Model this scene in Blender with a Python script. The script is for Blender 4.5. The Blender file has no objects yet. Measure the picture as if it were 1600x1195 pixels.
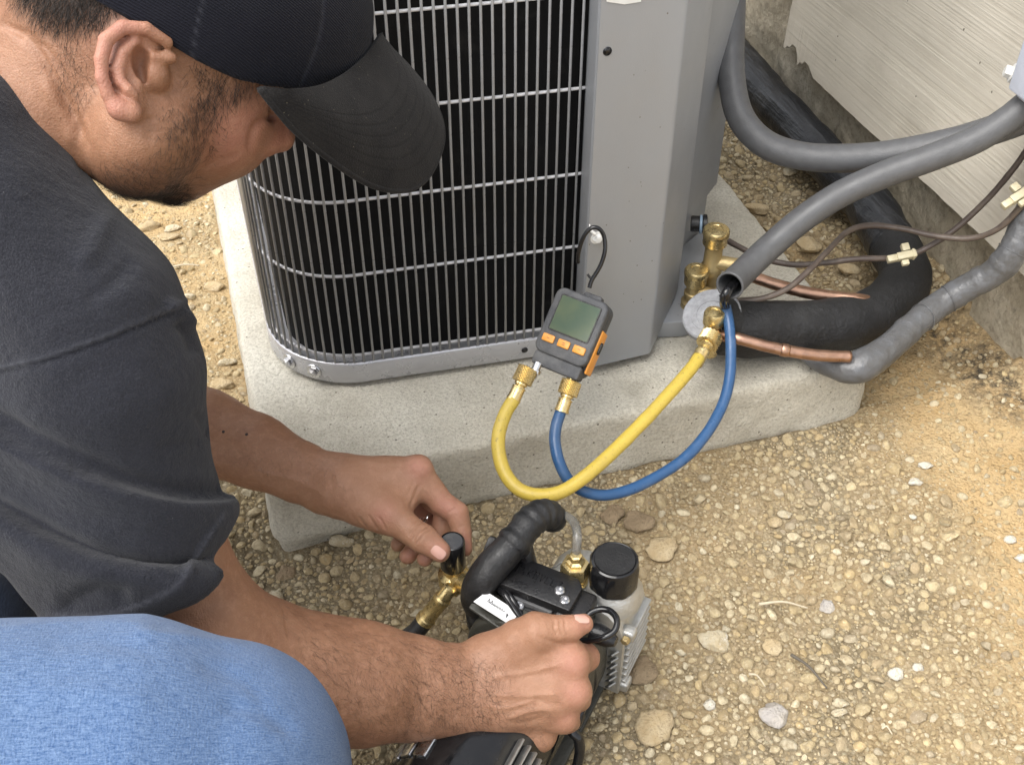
import bpy, bmesh, math, random
import numpy as np
from mathutils import Matrix, Vector

# ------------------------------------------------------------------ camera, light, exposure
random.seed(7)
RNG = np.random.default_rng(11)
S = bpy.context.scene
CAMH, FPX, CX, CY = 0.9, 1750.0, 800.0, 597.0
PITCH, YAW = math.radians(41.7), math.radians(-16.4)
cd = bpy.data.cameras.new('camera'); cam = bpy.data.objects.new('camera', cd); S.collection.objects.link(cam)
cam.location = (0, 0, CAMH); cam.rotation_euler = (math.pi/2 - PITCH, 0, YAW)
cd.sensor_width = 36; cd.lens = 36*FPX/1600; cd.clip_start = 0.02; cd.clip_end = 200
S.camera = cam

W = bpy.data.worlds.new('World'); S.world = W; W.use_nodes = True
nt = W.node_tree; nt.nodes.clear()
sky = nt.nodes.new('ShaderNodeTexSky'); sky.sky_type = 'NISHITA'; sky.sun_disc = False
SUN_EL, SUN_AZ = math.radians(60), math.radians(-105)      # azimuth from +Y towards +X
sky.sun_elevation = SUN_EL; sky.sun_rotation = SUN_AZ; sky.dust_density = 3.0; sky.air_density = 1.0
hs = nt.nodes.new('ShaderNodeHueSaturation'); hs.inputs['Saturation'].default_value = 0.22
bg = nt.nodes.new('ShaderNodeBackground'); bg.inputs['Strength'].default_value = 0.15
wo = nt.nodes.new('ShaderNodeOutputWorld')
nt.links.new(sky.outputs[0], hs.inputs['Color']); nt.links.new(hs.outputs[0], bg.inputs[0]); nt.links.new(bg.outputs[0], wo.inputs[0])
sl = bpy.data.lights.new('sun', 'SUN'); sl.energy = 1.6; sl.angle = math.radians(60); sl.color = (1, .965, .91)
so = bpy.data.objects.new('sun', sl); S.collection.objects.link(so)
sd = Vector((math.sin(SUN_AZ)*math.cos(SUN_EL), math.cos(SUN_AZ)*math.cos(SUN_EL), math.sin(SUN_EL)))
so.rotation_euler = sd.to_track_quat('Z', 'Y').to_euler(); so.location = sd*6
S.view_settings.view_transform = 'Standard'; S.view_settings.look = 'None'; S.view_settings.gamma = 1
S.view_settings.exposure = 1.2; S.view_settings.use_curve_mapping = False
S.render.engine = 'CYCLES'; S.cycles.max_bounces = 6; S.cycles.use_denoising = True

# ------------------------------------------------------------------ measuring helpers: photo ray -> place in the world
_rz = np.array([[math.cos(YAW), -math.sin(YAW), 0], [math.sin(YAW), math.cos(YAW), 0], [0, 0, 1]])
FW = _rz @ np.array([0, math.cos(PITCH), -math.sin(PITCH)]); RT = _rz @ np.array([1., 0, 0]); UP = np.cross(RT, FW)
CAM = np.array([0, 0, CAMH])
def ray(x, y): return FW + RT*(x-CX)/FPX - UP*(y-CY)/FPX
def P(x, y, d): return CAM + ray(x, y)*d
def PZ(x, y, z): r = ray(x, y); return CAM + r*(z-CAMH)/r[2]
def PX(x, y, X): r = ray(x, y); return CAM + r*X/r[0]
def PY(x, y, Y): r = ray(x, y); return CAM + r*Y/r[1]
def proj(V):
    v = np.atleast_2d(V) - CAM; d = v @ FW
    return np.stack([CX + FPX*(v @ RT)/d, CY - FPX*(v @ UP)/d, d], 1)
def nrm(v): v = np.asarray(v, float); return v/np.linalg.norm(v)

# ------------------------------------------------------------------ object helpers
MATS = {}
COL = S.collection
ROOTM = {}
def root_matrix(o):
    while o.parent: o = o.parent
    return ROOTM.get(o.name, np.eye(4))
def thing(name, label, cat, loc=(0, 0, 0), rotz=0.0, group=None):
    o = bpy.data.objects.new(name, None); COL.objects.link(o); o.empty_display_size = .02
    o.location = loc; o.rotation_euler = (0, 0, rotz)
    m = np.array(Matrix.Translation(Vector(loc)) @ Matrix.Rotation(rotz, 4, 'Z')); ROOTM[o.name] = m
    o['label'] = label; o['category'] = cat
    if group: o['group'] = group
    return o
def tag(o, label, cat, group=None, kind=None):
    if label: o['label'] = label
    if cat: o['category'] = cat
    if group: o['group'] = group
    if kind: o['kind'] = kind
    return o
def structure(o): o['kind'] = 'structure'; return o
def put(name, VF, m, parent=None, smooth=True, local=False, angle=None):
    V, F = VF[0], VF[1]
    V = np.asarray(V, float).reshape(-1, 3)
    if parent is not None and not local:
        M = np.linalg.inv(root_matrix(parent)); V = V @ M[:3, :3].T + M[:3, 3]
    me = bpy.data.meshes.new(name)
    if isinstance(F, np.ndarray):
        k = F.shape[1]
        me.vertices.add(len(V)); me.vertices.foreach_set('co', V.astype(np.float32).ravel())
        me.loops.add(F.size); me.loops.foreach_set('vertex_index', F.astype(np.int32).ravel())
        me.polygons.add(len(F)); me.polygons.foreach_set('loop_start', np.arange(0, F.size, k, dtype=np.int32))
        try: me.polygons.foreach_set('loop_total', np.full(len(F), k, np.int32))
        except Exception: pass
        me.update(calc_edges=True); me.validate()
    else:
        me.from_pydata([tuple(v) for v in V], [], [tuple(f) for f in F]); me.update()
    if smooth:
        if angle is None: me.shade_smooth()
        else: me.shade_smooth(); me.set_sharp_from_angle(angle=math.radians(angle))
    if m is not None: me.materials.append(MATS[m] if isinstance(m, str) else m)
    o = bpy.data.objects.new(name, me); COL.objects.link(o)
    if parent is not None: o.parent = parent
    return o
def vattr(o, name, val):
    a = o.data.attributes.new(name, 'FLOAT', 'POINT'); a.data.foreach_set('value', np.asarray(val, np.float32))
def join(*parts):
    V, F, n = [], [], 0
    for v, f in parts:
        v = np.asarray(v, float).reshape(-1, 3); V.append(v); F += [tuple(int(i)+n for i in q) for q in f]; n += len(v)
    return np.concatenate(V), F
def xform(VF, M):
    V = np.asarray(VF[0], float); M = np.asarray(M); return V @ M[:3, :3].T + M[:3, 3], VF[1]
def spline(pts, n=12):
    p = np.asarray(pts, float); out = []
    q = np.vstack([2*p[0]-p[1], p, 2*p[-1]-p[-2]])
    for i in range(1, len(q)-2):
        for t in np.linspace(0, 1, n, endpoint=False):
            a, b, c, d = q[i-1], q[i], q[i+1], q[i+2]
            out.append(.5*((2*b)+(-a+c)*t+(2*a-5*b+4*c-d)*t*t+(-a+3*b-3*c+d)*t**3))
    out.append(p[-1]); return np.array(out)
def tube(path, r, seg=16, cap=True, hollow=0.0):
    p = np.asarray(path, float); n = len(p); r = np.broadcast_to(np.asarray(r, float), (n,))
    T = np.gradient(p, axis=0); T /= np.linalg.norm(T, axis=1)[:, None]+1e-12
    a = np.array([0, 0, 1.]) if abs(T[0][2]) < .9 else np.array([1., 0, 0])
    N = np.zeros_like(p); N[0] = nrm(a - T[0]*(a @ T[0]))
    for i in range(1, n):
        v = N[i-1]-T[i]*(N[i-1] @ T[i]); N[i] = nrm(v)
    B = np.cross(T, N); th = np.linspace(0, 2*np.pi, seg, endpoint=False)
    V = (p[:, None]+r[:, None, None]*(np.cos(th)[None, :, None]*N[:, None]+np.sin(th)[None, :, None]*B[:, None])).reshape(-1, 3)
    F = [(i*seg+j, i*seg+(j+1) % seg, (i+1)*seg+(j+1) % seg, (i+1)*seg+j) for i in range(n-1) for j in range(seg)]
    if cap: F += [tuple(range(seg))[::-1], tuple((n-1)*seg+j for j in range(seg))]
    return V, F
def lathe(prof, o=(0, 0, 0), axis=(0, 0, 1), seg=24, squash=1.0, hexa=False):
    """prof: list of (radius, height) along axis from o"""
    ax = nrm(axis); a = np.array([0, 0, 1.]) if abs(ax[2]) < .9 else np.array([1., 0, 0])
    u = nrm(np.cross(a, ax)); v = np.cross(ax, u); th = np.linspace(0, 2*np.pi, seg, endpoint=False)
    V, F = [], []
    for r, h in prof:
        V.append(np.asarray(o)+ax*h+r*(np.cos(th)[:, None]*u+np.sin(th)[:, None]*v*squash))
    V = np.concatenate(V); n = len(prof)
    F = [(i*seg+j, i*seg+(j+1) % seg, (i+1)*seg+(j+1) % seg, (i+1)*seg+j) for i in range(n-1) for j in range(seg)]
    F += [tuple(range(seg))[::-1], tuple((n-1)*seg+j for j in range(seg))]
    return V, F
def from_bm(bm):
    bm.verts.ensure_lookup_table(); V = np.array([v.co[:] for v in bm.verts]); bm.verts.index_update()
    F = [tuple(v.index for v in f.verts) for f in bm.faces]; bm.free(); return V, F
def rbox(size, bev=.002, seg=2, M=None):
    bm = bmesh.new(); bmesh.ops.create_cube(bm, size=1)
    for v in bm.verts: v.co = Vector((v.co.x*size[0], v.co.y*size[1], v.co.z*size[2]))
    if bev > 0: bmesh.ops.bevel(bm, geom=list(bm.edges), offset=bev, segments=seg, affect='EDGES', profile=.5)
    VF = from_bm(bm); return xform(VF, M) if M is not None else VF
def frame(o, x, y, z):
    M = np.eye(4); M[:3, 0] = x; M[:3, 1] = y; M[:3, 2] = z; M[:3, 3] = o; return M
def trans(x, y, z): M = np.eye(4); M[:3, 3] = (x, y, z); return M
def prism(poly, h, bev=.001, seg=2, M=None):
    """2-D outline in xy extruded 0..h along z, bevelled"""
    bm = bmesh.new(); vs = [bm.verts.new((x, y, 0)) for x, y in poly]; f = bm.faces.new(vs)
    r = bmesh.ops.extrude_face_region(bm, geom=[f]); nv = [e for e in r['geom'] if isinstance(e, bmesh.types.BMVert)]
    for v in nv: v.co.z += h
    bmesh.ops.recalc_face_normals(bm, faces=bm.faces)
    if bev > 0:
        ed = [e for e in bm.edges if len(e.link_faces) == 2 and e.calc_face_angle() > .7]
        bmesh.ops.bevel(bm, geom=ed, offset=bev, segments=seg, affect='EDGES', profile=.5)
    VF = from_bm(bm); return xform(VF, M) if M is not None else VF
def rrect(w, h, r, n=5):
    out = []
    for cx, cy, a0 in ((w/2-r, h/2-r, 0), (-w/2+r, h/2-r, 90), (-w/2+r, -h/2+r, 180), (w/2-r, -h/2+r, 270)):
        for k in range(n+1):
            a = math.radians(a0+90*k/n); out.append((cx+r*math.cos(a), cy+r*math.sin(a)))
    return out
def knurl(o, axis, r, h, seg=30, rows=9, amp=.0005):
    ax = nrm(axis); prof = [(r*.8, 0)]+[(r, .0008+(h-.0016)*k/(rows-1)) for k in range(rows)]+[(r*.8, h)]
    V, F = lathe(prof, o, axis, seg); V = V.reshape(len(prof), seg, 3)
    for i in range(1, len(prof)-1):
        c = np.asarray(o)+ax*prof[i][1]
        for j in range(seg):
            V[i, j] += (V[i, j]-c)/r*amp*(1 if (i+j) % 2 else -1)
    return V.reshape(-1, 3), F

# value noise for geometry
_perm = np.random.default_rng(3).random((64, 64, 64)).astype(np.float32)
def vnoise(p, scale):
    q = np.asarray(p, np.float32)*scale; i = np.floor(q).astype(int); f = q-i; f = f*f*(3-2*f)
    r = np.zeros(len(q), np.float32)
    for dx in (0, 1):
        for dy in (0, 1):
            for dz in (0, 1):
                w = (f[:, 0] if dx else 1-f[:, 0])*(f[:, 1] if dy else 1-f[:, 1])*(f[:, 2] if dz else 1-f[:, 2])
                r += w*_perm[(i[:, 0]+dx) % 64, (i[:, 1]+dy) % 64, (i[:, 2]+dz) % 64]
    return r*2-1
def fbm(p, scale, oct=4, gain=.5):
    r = 0; a = 1.
    for k in range(oct): r = r+a*vnoise(np.asarray(p)+k*7.31, scale*2**k); a *= gain
    return r

# ------------------------------------------------------------------ materials
def s2l(c):
    c = np.asarray(c, float)/255.; return tuple(np.where(c <= .04045, c/12.92, ((c+.055)/1.055)**2.4))+(1.,)
class NB:
    def __init__(s, name):
        s.m = bpy.data.materials.new(name); s.m.use_nodes = True; s.t = s.m.node_tree; s.b = s.t.nodes['Principled BSDF']
        s.tc = s.t.nodes.new('ShaderNodeTexCoord').outputs['Object']; s.h = None; MATS[name] = s.m
    def n(s, typ, **kw):
        x = s.t.nodes.new(typ)
        for k, v in kw.items():
            if k in x.inputs.keys(): x.inputs[k].default_value = v
            else: setattr(x, k, v)
        return x
    def l(s, a, b): s.t.links.new(a, b)
    def map(s, scale=(1, 1, 1), rot=(0, 0, 0), src=None):
        x = s.n('ShaderNodeMapping'); x.inputs['Scale'].default_value = scale; x.inputs['Rotation'].default_value = rot
        s.l(src or s.tc, x.inputs['Vector']); return x.outputs[0]
    def noise(s, scale, detail=4, rough=.55, vec=None, lo=None, hi=None):
        x = s.n('ShaderNodeTexNoise', Scale=scale, Detail=detail, Roughness=rough); s.l(vec or s.tc, x.inputs['Vector'])
        o = x.outputs['Fac']
        return s.ramp(o, lo, hi) if lo is not None else o
    def voro(s, scale, feature='F1', vec=None, out='Distance', rnd=1.0):
        x = s.n('ShaderNodeTexVoronoi', Scale=scale, feature=feature, Randomness=rnd); s.l(vec or s.tc, x.inputs['Vector']); return x.outputs[out]
    def ramp(s, f, lo, hi, a=0., b=1.):
        x = s.n('ShaderNodeMapRange'); x.inputs[1].default_value = lo; x.inputs[2].default_value = hi
        x.inputs[3].default_value = a; x.inputs[4].default_value = b; s.l(f, x.inputs[0]); return x.outputs[0]
    def mix(s, f, a, b, mode='MIX'):
        x = s.n('ShaderNodeMix', data_type='RGBA', blend_type=mode)
        if isinstance(f, (int, float)): x.inputs[0].default_value = f
        else: s.l(f, x.inputs[0])
        for k, v in ((6, a), (7, b)):
            if isinstance(v, tuple): x.inputs[k].default_value = v if len(v) == 4 else v+(1.,)
            else: s.l(v, x.inputs[k])
        return x.outputs[2]
    def math(s, op, a, b=None):
        x = s.n('ShaderNodeMath', operation=op)
        for k, v in ((0, a), (1, b)):
            if v is None: continue
            if isinstance(v, (int, float)): x.inputs[k].default_value = v
            else: s.l(v, x.inputs[k])
        return x.outputs[0]
    def attr(s, name): x = s.n('ShaderNodeAttribute', attribute_name=name); return x.outputs['Fac']
    def rnd(s): return s.n('ShaderNodeNewGeometry').outputs['Random Per Island']
    def col(s, c):
        if isinstance(c, tuple): s.b.inputs['Base Color'].default_value = c if len(c) == 4 else c+(1.,)
        else: s.l(c, s.b.inputs['Base Color'])
        return s
    def rough(s, r):
        if isinstance(r, (int, float)): s.b.inputs['Roughness'].default_value = r
        else: s.l(r, s.b.inputs['Roughness'])
        return s
    def set(s, **kw):
        for k, v in kw.items(): s.b.inputs[k.replace('_', ' ')].default_value = v
        return s
    def bump(s, h, dist, strength=1.0):
        x = s.n('ShaderNodeBump', Strength=strength, Distance=dist); s.l(h, x.inputs['Height'])
        if s.h is not None: s.l(s.h, x.inputs['Normal'])
        s.h = x.outputs[0]; s.l(s.h, s.b.inputs['Normal']); return s

def simple(name, c, rough=.5, metal=0., var=.25, scale=60, dirt=None, bump=.0, bscale=200, dark=.6):
    b = NB(name); c = tuple(c)[:3]
    d = tuple(x*dark for x in c)
    col = b.mix(b.math('MULTIPLY', b.noise(scale, 5, lo=.35, hi=.75), var), c, d)
    if dirt: col = b.mix(b.math('MULTIPLY', b.noise(scale*.35, 8, .7, lo=.48, hi=.72), dirt[1]), col, tuple(dirt[0])[:3])
    b.col(col).rough(b.ramp(b.noise(scale*1.7, 4), .3, .7, max(rough-.12, .03), min(rough+.14, 1))).set(Metallic=metal)
    if bump: b.bump(b.noise(bscale, 4), bump)
    return b

simple('black_plastic', (.008, .008, .009), .32, dirt=((.06, .055, .05), .35), bump=.0004, bscale=500)
simple('black_gloss', (.008, .008, .009), .16, dirt=((.08, .075, .07), .12))
simple('black_rubber', (.0085, .0085, .0092), .5, dirt=((.07, .066, .06), .35), bump=.0006, bscale=420)
simple('black_cap', (.007, .007, .0075), .5, dirt=((.05, .05, .05), .2), bump=.0005, bscale=700)
simple('dark_bell', (.052, .051, .043), .42, metal=.2, dirt=((.03, .03, .028), .5), bump=.0005, bscale=300)
simple('copper', (.50, .31, .22), .38, metal=1., var=.5, dirt=((.22, .12, .09), .7), scale=90, bump=.0003, bscale=120)
simple('brass', (.70, .55, .27), .3, metal=.9, var=.25, dirt=((.45, .34, .17), .25), scale=140, bump=.0003, bscale=300)
simple('brass_dull', (.52, .40, .20), .45, metal=.75, var=.4, dirt=((.34, .26, .15), .4), scale=130, bump=.0005, bscale=260)
simple('steel', (.62, .62, .63), .3, metal=1., var=.4, dirt=((.25, .24, .22), .4), scale=120)
simple('cast_aluminium', (.55, .55, .53), .42, metal=.75, var=.45, dirt=((.22, .2, .17), .45), scale=60, bump=.0005, bscale=500)
simple('fin_aluminium', (.36, .36, .345), .42, metal=.8, var=.4, dirt=((.2, .19, .16), .5), scale=70)
simple('grille_paint', (.36, .37, .385), .35, var=.3, dirt=((.2, .18, .15), .4), scale=80)
simple('grille_paint_lit', (.62, .62, .64), .32, var=.25, dirt=((.3, .28, .24), .3), scale=80)  # grille paint made paler: sky light caught by the hoops, put into the colour
simple('rail_metal', (.50, .505, .53), .3, metal=.45, var=.2, dirt=((.42, .41, .39), .12), scale=25)
simple('white_plastic', (.72, .72, .70), .45, dirt=((.45, .42, .34), .3))
simple('ivory_plastic', (.52, .47, .32), .45, dirt=((.35, .28, .15), .35), scale=200)
simple('box_paint', (.66, .70, .80), .4, dirt=((.5, .5, .5), .2))
simple('wire_brown', (.075, .055, .045), .45, dirt=((.2, .16, .12), .5), scale=90, bump=.0002)
simple('orange_plastic', (.72, .29, .035), .42, var=.3, dirt=((.40, .22, .08), .35), scale=150, bump=.0002)
simple('hose_blue', (.022, .078, .19), .36, dirt=((.16, .2, .26), .35), scale=60, bump=.0003, bscale=200)
simple('paper', (.80, .80, .80), .5, var=.1)
simple('ink', (.03, .03, .035), .6)
simple('silver_ring', (.75, .74, .72), .2, metal=1.)
simple('clear_tube', (.42, .41, .38), .08, dirt=((.1, .1, .1), .6), scale=110).set(Transmission_Weight=.75)
simple('dark_wood', (.10, .085, .065), .8, dirt=((.4, .34, .25), .6))
simple('pale_wood', (.50, .43, .31), .75, dirt=((.2, .16, .11), .5))
simple('gauge_rubber', (.055, .057, .062), .62, dirt=((.19, .185, .175), .55), scale=45, bump=.0006, bscale=350)
simple('bushing_blue', (.30, .42, .55), .3)

b = NB('yellow_hose')
sc = b.noise(30, 8, .75, lo=.5, hi=.72); sp = b.noise(300, 7, .8, b.map((1, 1, 1)), lo=.56, hi=.70)
b.col(b.mix(b.math('MULTIPLY', sp, .9), b.mix(b.math('MULTIPLY', sc, .5), (.52, .385, .062), (.40, .29, .085)), (.12, .095, .045))).rough(.42)
b.bump(b.noise(300, 4), .0004)

b = NB('lcd')
b.col(b.mix(b.noise(40, 6, lo=.35, hi=.7), (.060, .092, .068), (.095, .120, .074))).rough(.16).set(Coat_Weight=.3)

# painted cabinet sheet metal
b = NB('cabinet_paint')
speck = b.math('LESS_THAN', b.voro(75, vec=b.map((1, 1, .8))), .055)
smear = b.noise(9, 8, .62, b.map((1, 1, .35)), lo=.42, hi=.75)
b.col(b.mix(speck, b.mix(b.math('MULTIPLY', smear, .5), (.300, .314, .336), (.268, .270, .272)), (.15, .14, .12)))
b.rough(b.ramp(b.noise(14, 5), .3, .7, .33, .5)).set(Metallic=.25); b.bump(b.noise(900, 3), .00012)

b = NB('coil_fins')
wv = b.n('ShaderNodeTexWave', Scale=300.0, Distortion=.4); wv.bands_direction = 'Z'; b.l(b.tc, wv.inputs['Vector'])
lv = b.n('ShaderNodeTexBrick', Scale=46.0); lv.inputs['Color1'].default_value = (0, 0, 0, 1); lv.inputs['Color2'].default_value = (.6, .6, .6, 1); lv.inputs['Mortar'].default_value = (1, 1, 1, 1)
b.l(b.map((1, 1, 1), (math.pi/2, 0, 0)), lv.inputs['Vector'])
d = b.noise(34, 8, .7, lo=.56, hi=.8)
b.col(b.mix(b.math('MULTIPLY', d, .5), b.mix(b.math('MULTIPLY', wv.outputs['Fac'], .7), (.003, .003, .0033), (.011, .011, .0115)), (.04, .039, .036))).rough(.7).set(Specular_IOR_Level=.15)
b.bump(wv.outputs['Fac'], .0006, .6)

# concrete of the pad
b = NB('pad_concrete')
big = b.noise(5, 6, .6, lo=.36, hi=.66); grain = b.noise(320, 4, .7); fine = b.noise(900, 3, .6)
stain = b.noise(11, 8, .68, b.map((1, 1, 2.0)), lo=.50, hi=.72)
pits = b.math('LESS_THAN', b.voro(70), .085); pits2 = b.math('LESS_THAN', b.voro(210), .13)
c = b.mix(big, (.57, .53, .44), (.71, .68, .59))
c = b.mix(b.math('MULTIPLY', stain, .55), c, (.25, .225, .17))
c = b.mix(b.ramp(grain, .42, .68, .0, .55), c, (.27, .24, .185))
c = b.mix(b.ramp(fine, .5, .75, 0, .3), c, (.66, .65, .6))
c = b.mix(b.math('MULTIPLY', b.math('ADD', pits, b.math('MULTIPLY', pits2, .5)), .75), c, (.10, .085, .06))
b.col(c).rough(.93).set(Specular_IOR_Level=.25)
b.bump(b.noise(60, 7, .75), .0045).bump(grain, .0022)

b = NB('foundation')
m1 = b.noise(16, 8, .65, lo=.35, hi=.7); m2 = b.noise(90, 6, .7)
c = b.mix(m1, (.46, .40, .30), (.34, .295, .21)); c = b.mix(b.noise(7, 6, .6, lo=.5, hi=.72), c, (.56, .50, .39))
c = b.mix(b.ramp(m2, .48, .7, 0, .6), c, (.12, .10, .07)); c = b.mix(b.math('MULTIPLY', b.noise(13, 9, .75, lo=.56, hi=.72), .6), c, (.11, .11, .075))
b.col(c).rough(.95); b.bump(b.noise(60, 8, .7), .006).bump(m2, .0016)

# cement siding: embossed grain running along Y
b = NB('siding')
g = b.noise(1, 3, .5, b.map((60, 3.5, 260))); g2 = b.noise(1, 3, .5, b.map((60, 2.2, 420)))
gm = b.math('ADD', b.math('MULTIPLY', g, .55), b.math('MULTIPLY', g2, .45))
c = b.mix(b.ramp(gm, .38, .62), (.66, .605, .505), (.72, .67, .57)); c = b.mix(b.math('MULTIPLY', b.noise(10, 6, .6, lo=.45, hi=.75), .35), c, (.38, .34, .27))
c = b.mix(b.math('LESS_THAN', b.voro(48, vec=b.map((1, 1, .6))), .05), c, (.10, .085, .06))
b.col(c).rough(.75); b.bump(gm, .0010, 1.0)

b = NB('conduit_grey')
wv = b.n('ShaderNodeTexNoise', Scale=110.0, Detail=5.0); b.l(b.tc, wv.inputs['Vector'])
b.col(b.mix(b.ramp(wv.outputs['Fac'], .4, .72), (.092, .093, .096), (.078, .078, .080))).rough(b.ramp(b.noise(40, 5), .3, .7, .38, .55)); b.bump(b.noise(600, 3), .0003)
b = NB('grey_tape')
b.col(b.mix(b.noise(60, 7, .7, lo=.4, hi=.7), (.105, .108, .114), (.075, .072, .068))).rough(b.ramp(b.noise(50, 4), .3, .7, .24, .5)); b.bump(b.noise(75, 5, .6), .0022)
b = NB('black_foam')
cr = b.noise(150, 8, .75); wrk = b.noise(42, 6, .7, b.map((1, 1, 1)))
c = b.mix(b.ramp(cr, .54, .74, 0, .7), (.0095, .0098, .011), (.045, .045, .048))
c = b.mix(b.math('MULTIPLY', b.noise(14, 8, .7, lo=.55, hi=.8), .4), c, (.07, .07, .07))
b.col(c).rough(.6); b.bump(cr, .0022).bump(wrk, .004)
b = NB('black_tape')
st = b.noise(1, 5, .6, b.map((90, 9, 90)))
b.col(b.mix(b.ramp(st, .5, .75, 0, .8), (.012, .013, .0155), (.06, .063, .07))).rough(.42); b.bump(st, .004).bump(b.noise(25, 5), .004)
b = NB('foam_end'); b.col(b.mix(b.noise(90, 7, .7, lo=.35, hi=.7), (.34, .35, .37), (.20, .20, .21))).rough(.8); b.bump(b.noise(200, 5), .0012)

# ground
b = NB('ground_soil')
zone = b.attr('sand'); mold = b.attr('mould'); cav = b.attr('cavity')
v1 = b.voro(230); v2 = b.voro(520); vc = b.n('ShaderNodeTexVoronoi', Scale=230.0); b.l(b.tc, vc.inputs['Vector'])
cell = b.n('ShaderNodeSeparateColor'); b.l(vc.outputs['Color'], cell.inputs[0])
base = b.mix(b.noise(14, 8, .65, lo=.35, hi=.68), (.165, .130, .078), (.290, .232, .145))
base = b.mix(b.math('MULTIPLY', b.ramp(cell.outputs[0], .35, 1.0), b.ramp(v1, .25, .6, .9, 0)), base, (.44, .385, .265))
base = b.mix(b.math('MULTIPLY', b.ramp(v2, .2, .5, .6, 0), b.noise(200, 2, lo=.45, hi=.6)), base, (.46, .40, .29))
sandc = b.mix(b.noise(22, 8, .7, lo=.35, hi=.7), (.45, .310, .150), (.49, .375, .215)); sandc = b.mix(b.ramp(b.noise(260, 5, .7), .52, .7, 0, .65), sandc, (.24, .16, .085))
c = b.mix(zone, base, sandc)
c = b.mix(b.math('MULTIPLY', b.noise(70, 7, .75, lo=.50, hi=.66), b.math('MULTIPLY', b.math('SUBTRACT', 1.0, zone), .45)), c, (.095, .074, .048))
c = b.mix(b.math('MULTIPLY', mold, b.noise(75, 8, .75, lo=.38, hi=.6)), c, (.055, .048, .038))
b.col(c).rough(.95).set(Specular_IOR_Level=.2)
b.bump(b.noise(55, 7, .65), .007).bump(b.ramp(v1, 0, .6, 1, 0), .0016).bump(b.noise(420, 5, .7), .0012)

b = NB('gravel')
r = b.rnd(); x = b.n('ShaderNodeValToRGB'); b.l(r, x.inputs[0]); e = x.color_ramp.elements
cols = [(.0, (.34, .26, .145)), (.16, (.50, .41, .25)), (.32, (.42, .32, .17)), (.48, (.55, .47, .315)), (.60, (.37, .29, .18)), (.74, (.49, .37, .195)), (.85, (.61, .545, .40)), (.93, (.28, .22, .145)), (1., (.64, .56, .38))]
e[0].position = 0; e[0].color = cols[0][1]+(1,); e[1].position = 1; e[1].color = cols[-1][1]+(1,)
for p, cc in cols[1:-1]: q = e.new(p); q.color = cc+(1,)
c = b.mix(b.noise(130, 7, .7, lo=.42, hi=.70), x.outputs[0], (.25, .195, .115)); c = b.mix(b.math('MULTIPLY', b.noise(340, 5, .7, lo=.55, hi=.7), .6), c, (.62, .56, .44))
b.col(c).rough(.9).set(Specular_IOR_Level=.25); b.bump(b.noise(240, 6, .7), .0022).bump(b.noise(900, 3), .0006)
def stone_mat(name, c1, c2, c3):
    b = NB(name); c = b.mix(b.noise(60, 8, .65, lo=.36, hi=.66), c1, c2); c = b.mix(b.noise(110, 8, .75, lo=.55, hi=.7), c, c3)
    b.col(c).rough(.88).set(Specular_IOR_Level=.25); b.bump(b.noise(90, 8, .7), .006).bump(b.noise(420, 5), .0012)
stone_mat('stone_tan', (.46, .345, .195), (.56, .46, .30), (.25, .17, .09))
stone_mat('stone_cream', (.56, .50, .37), (.47, .37, .22), (.70, .68, .60))
stone_mat('stone_brown', (.27, .20, .125), (.36, .275, .175), (.15, .11, .07))
stone_mat('stone_grey', (.42, .39, .37), (.54, .49, .42), (.27, .24, .21))
stone_mat('stone_white', (.66, .62, .52), (.56, .51, .42), (.74, .73, .68))

# cloth and skin
def weave(b, sc, amp):
    a = b.n('ShaderNodeTexWave', Scale=sc); a.bands_direction = 'DIAGONAL'; b.l(b.tc, a.inputs['Vector'])
    return a.outputs['Fac']
b = NB('shirt_cloth')
fz = b.noise(900, 3, .7); c = b.mix(b.noise(12, 6, .6, lo=.35, hi=.7), (.0082, .0090, .0140), (.0128, .0138, .0208))
c = b.mix(b.ramp(fz, .42, .72, 0, .75), c, (.033, .0345, .0425)); c = b.mix(b.ramp(b.noise(1, 2, .5, b.map((1500, 260, 260))), .5, .7, 0, .35), c, (.006, .006, .008)); c = b.mix(b.math('MULTIPLY', b.attr('seam'), .5), c, (.065, .067, .08))
c = b.mix(b.math('MULTIPLY', b.math('LESS_THAN', b.voro(60), .018), .6), c, (.2, .2, .2))
b.col(c).rough(.92).set(Sheen_Weight=.12, Sheen_Roughness=.6, Specular_IOR_Level=.15); b.bump(fz, .0009).bump(b.noise(46, 6, .65), .0026).bump(b.noise(1, 5, .6, b.map((10, 34, 16), (.3, .5, .2))), .006, .7)
b = NB('cap_navy')
tw = b.n('ShaderNodeTexWave', Scale=230.0, Distortion=.6); tw.bands_direction = 'DIAGONAL'; b.l(b.tc, tw.inputs['Vector'])
c = b.mix(b.math('MULTIPLY', tw.outputs['Fac'], .6), (.0045, .0048, .0085), (.0095, .0102, .017)); c = b.mix(b.math('LESS_THAN', b.voro(65), .03), c, (.3, .3, .3))
c = b.mix(b.math('MULTIPLY', b.noise(25, 6, .6, lo=.5, hi=.8), .3), c, (.018, .0185, .023)); c = b.mix(b.math('MULTIPLY', b.attr('seam'), .8), c, (.030, .031, .040))
b.col(c).rough(.88).set(Sheen_Weight=.05, Specular_IOR_Level=.15); b.bump(tw.outputs['Fac'], .0004).bump(b.noise(700, 3), .0005)
b = NB('cap_brim')
c = b.mix(b.noise(40, 7, .65, lo=.35, hi=.72), (.0095, .0088, .0090), (.018, .0168, .0160)); c = b.mix(b.math('LESS_THAN', b.voro(170), .06), c, (.13, .115, .085))
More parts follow.
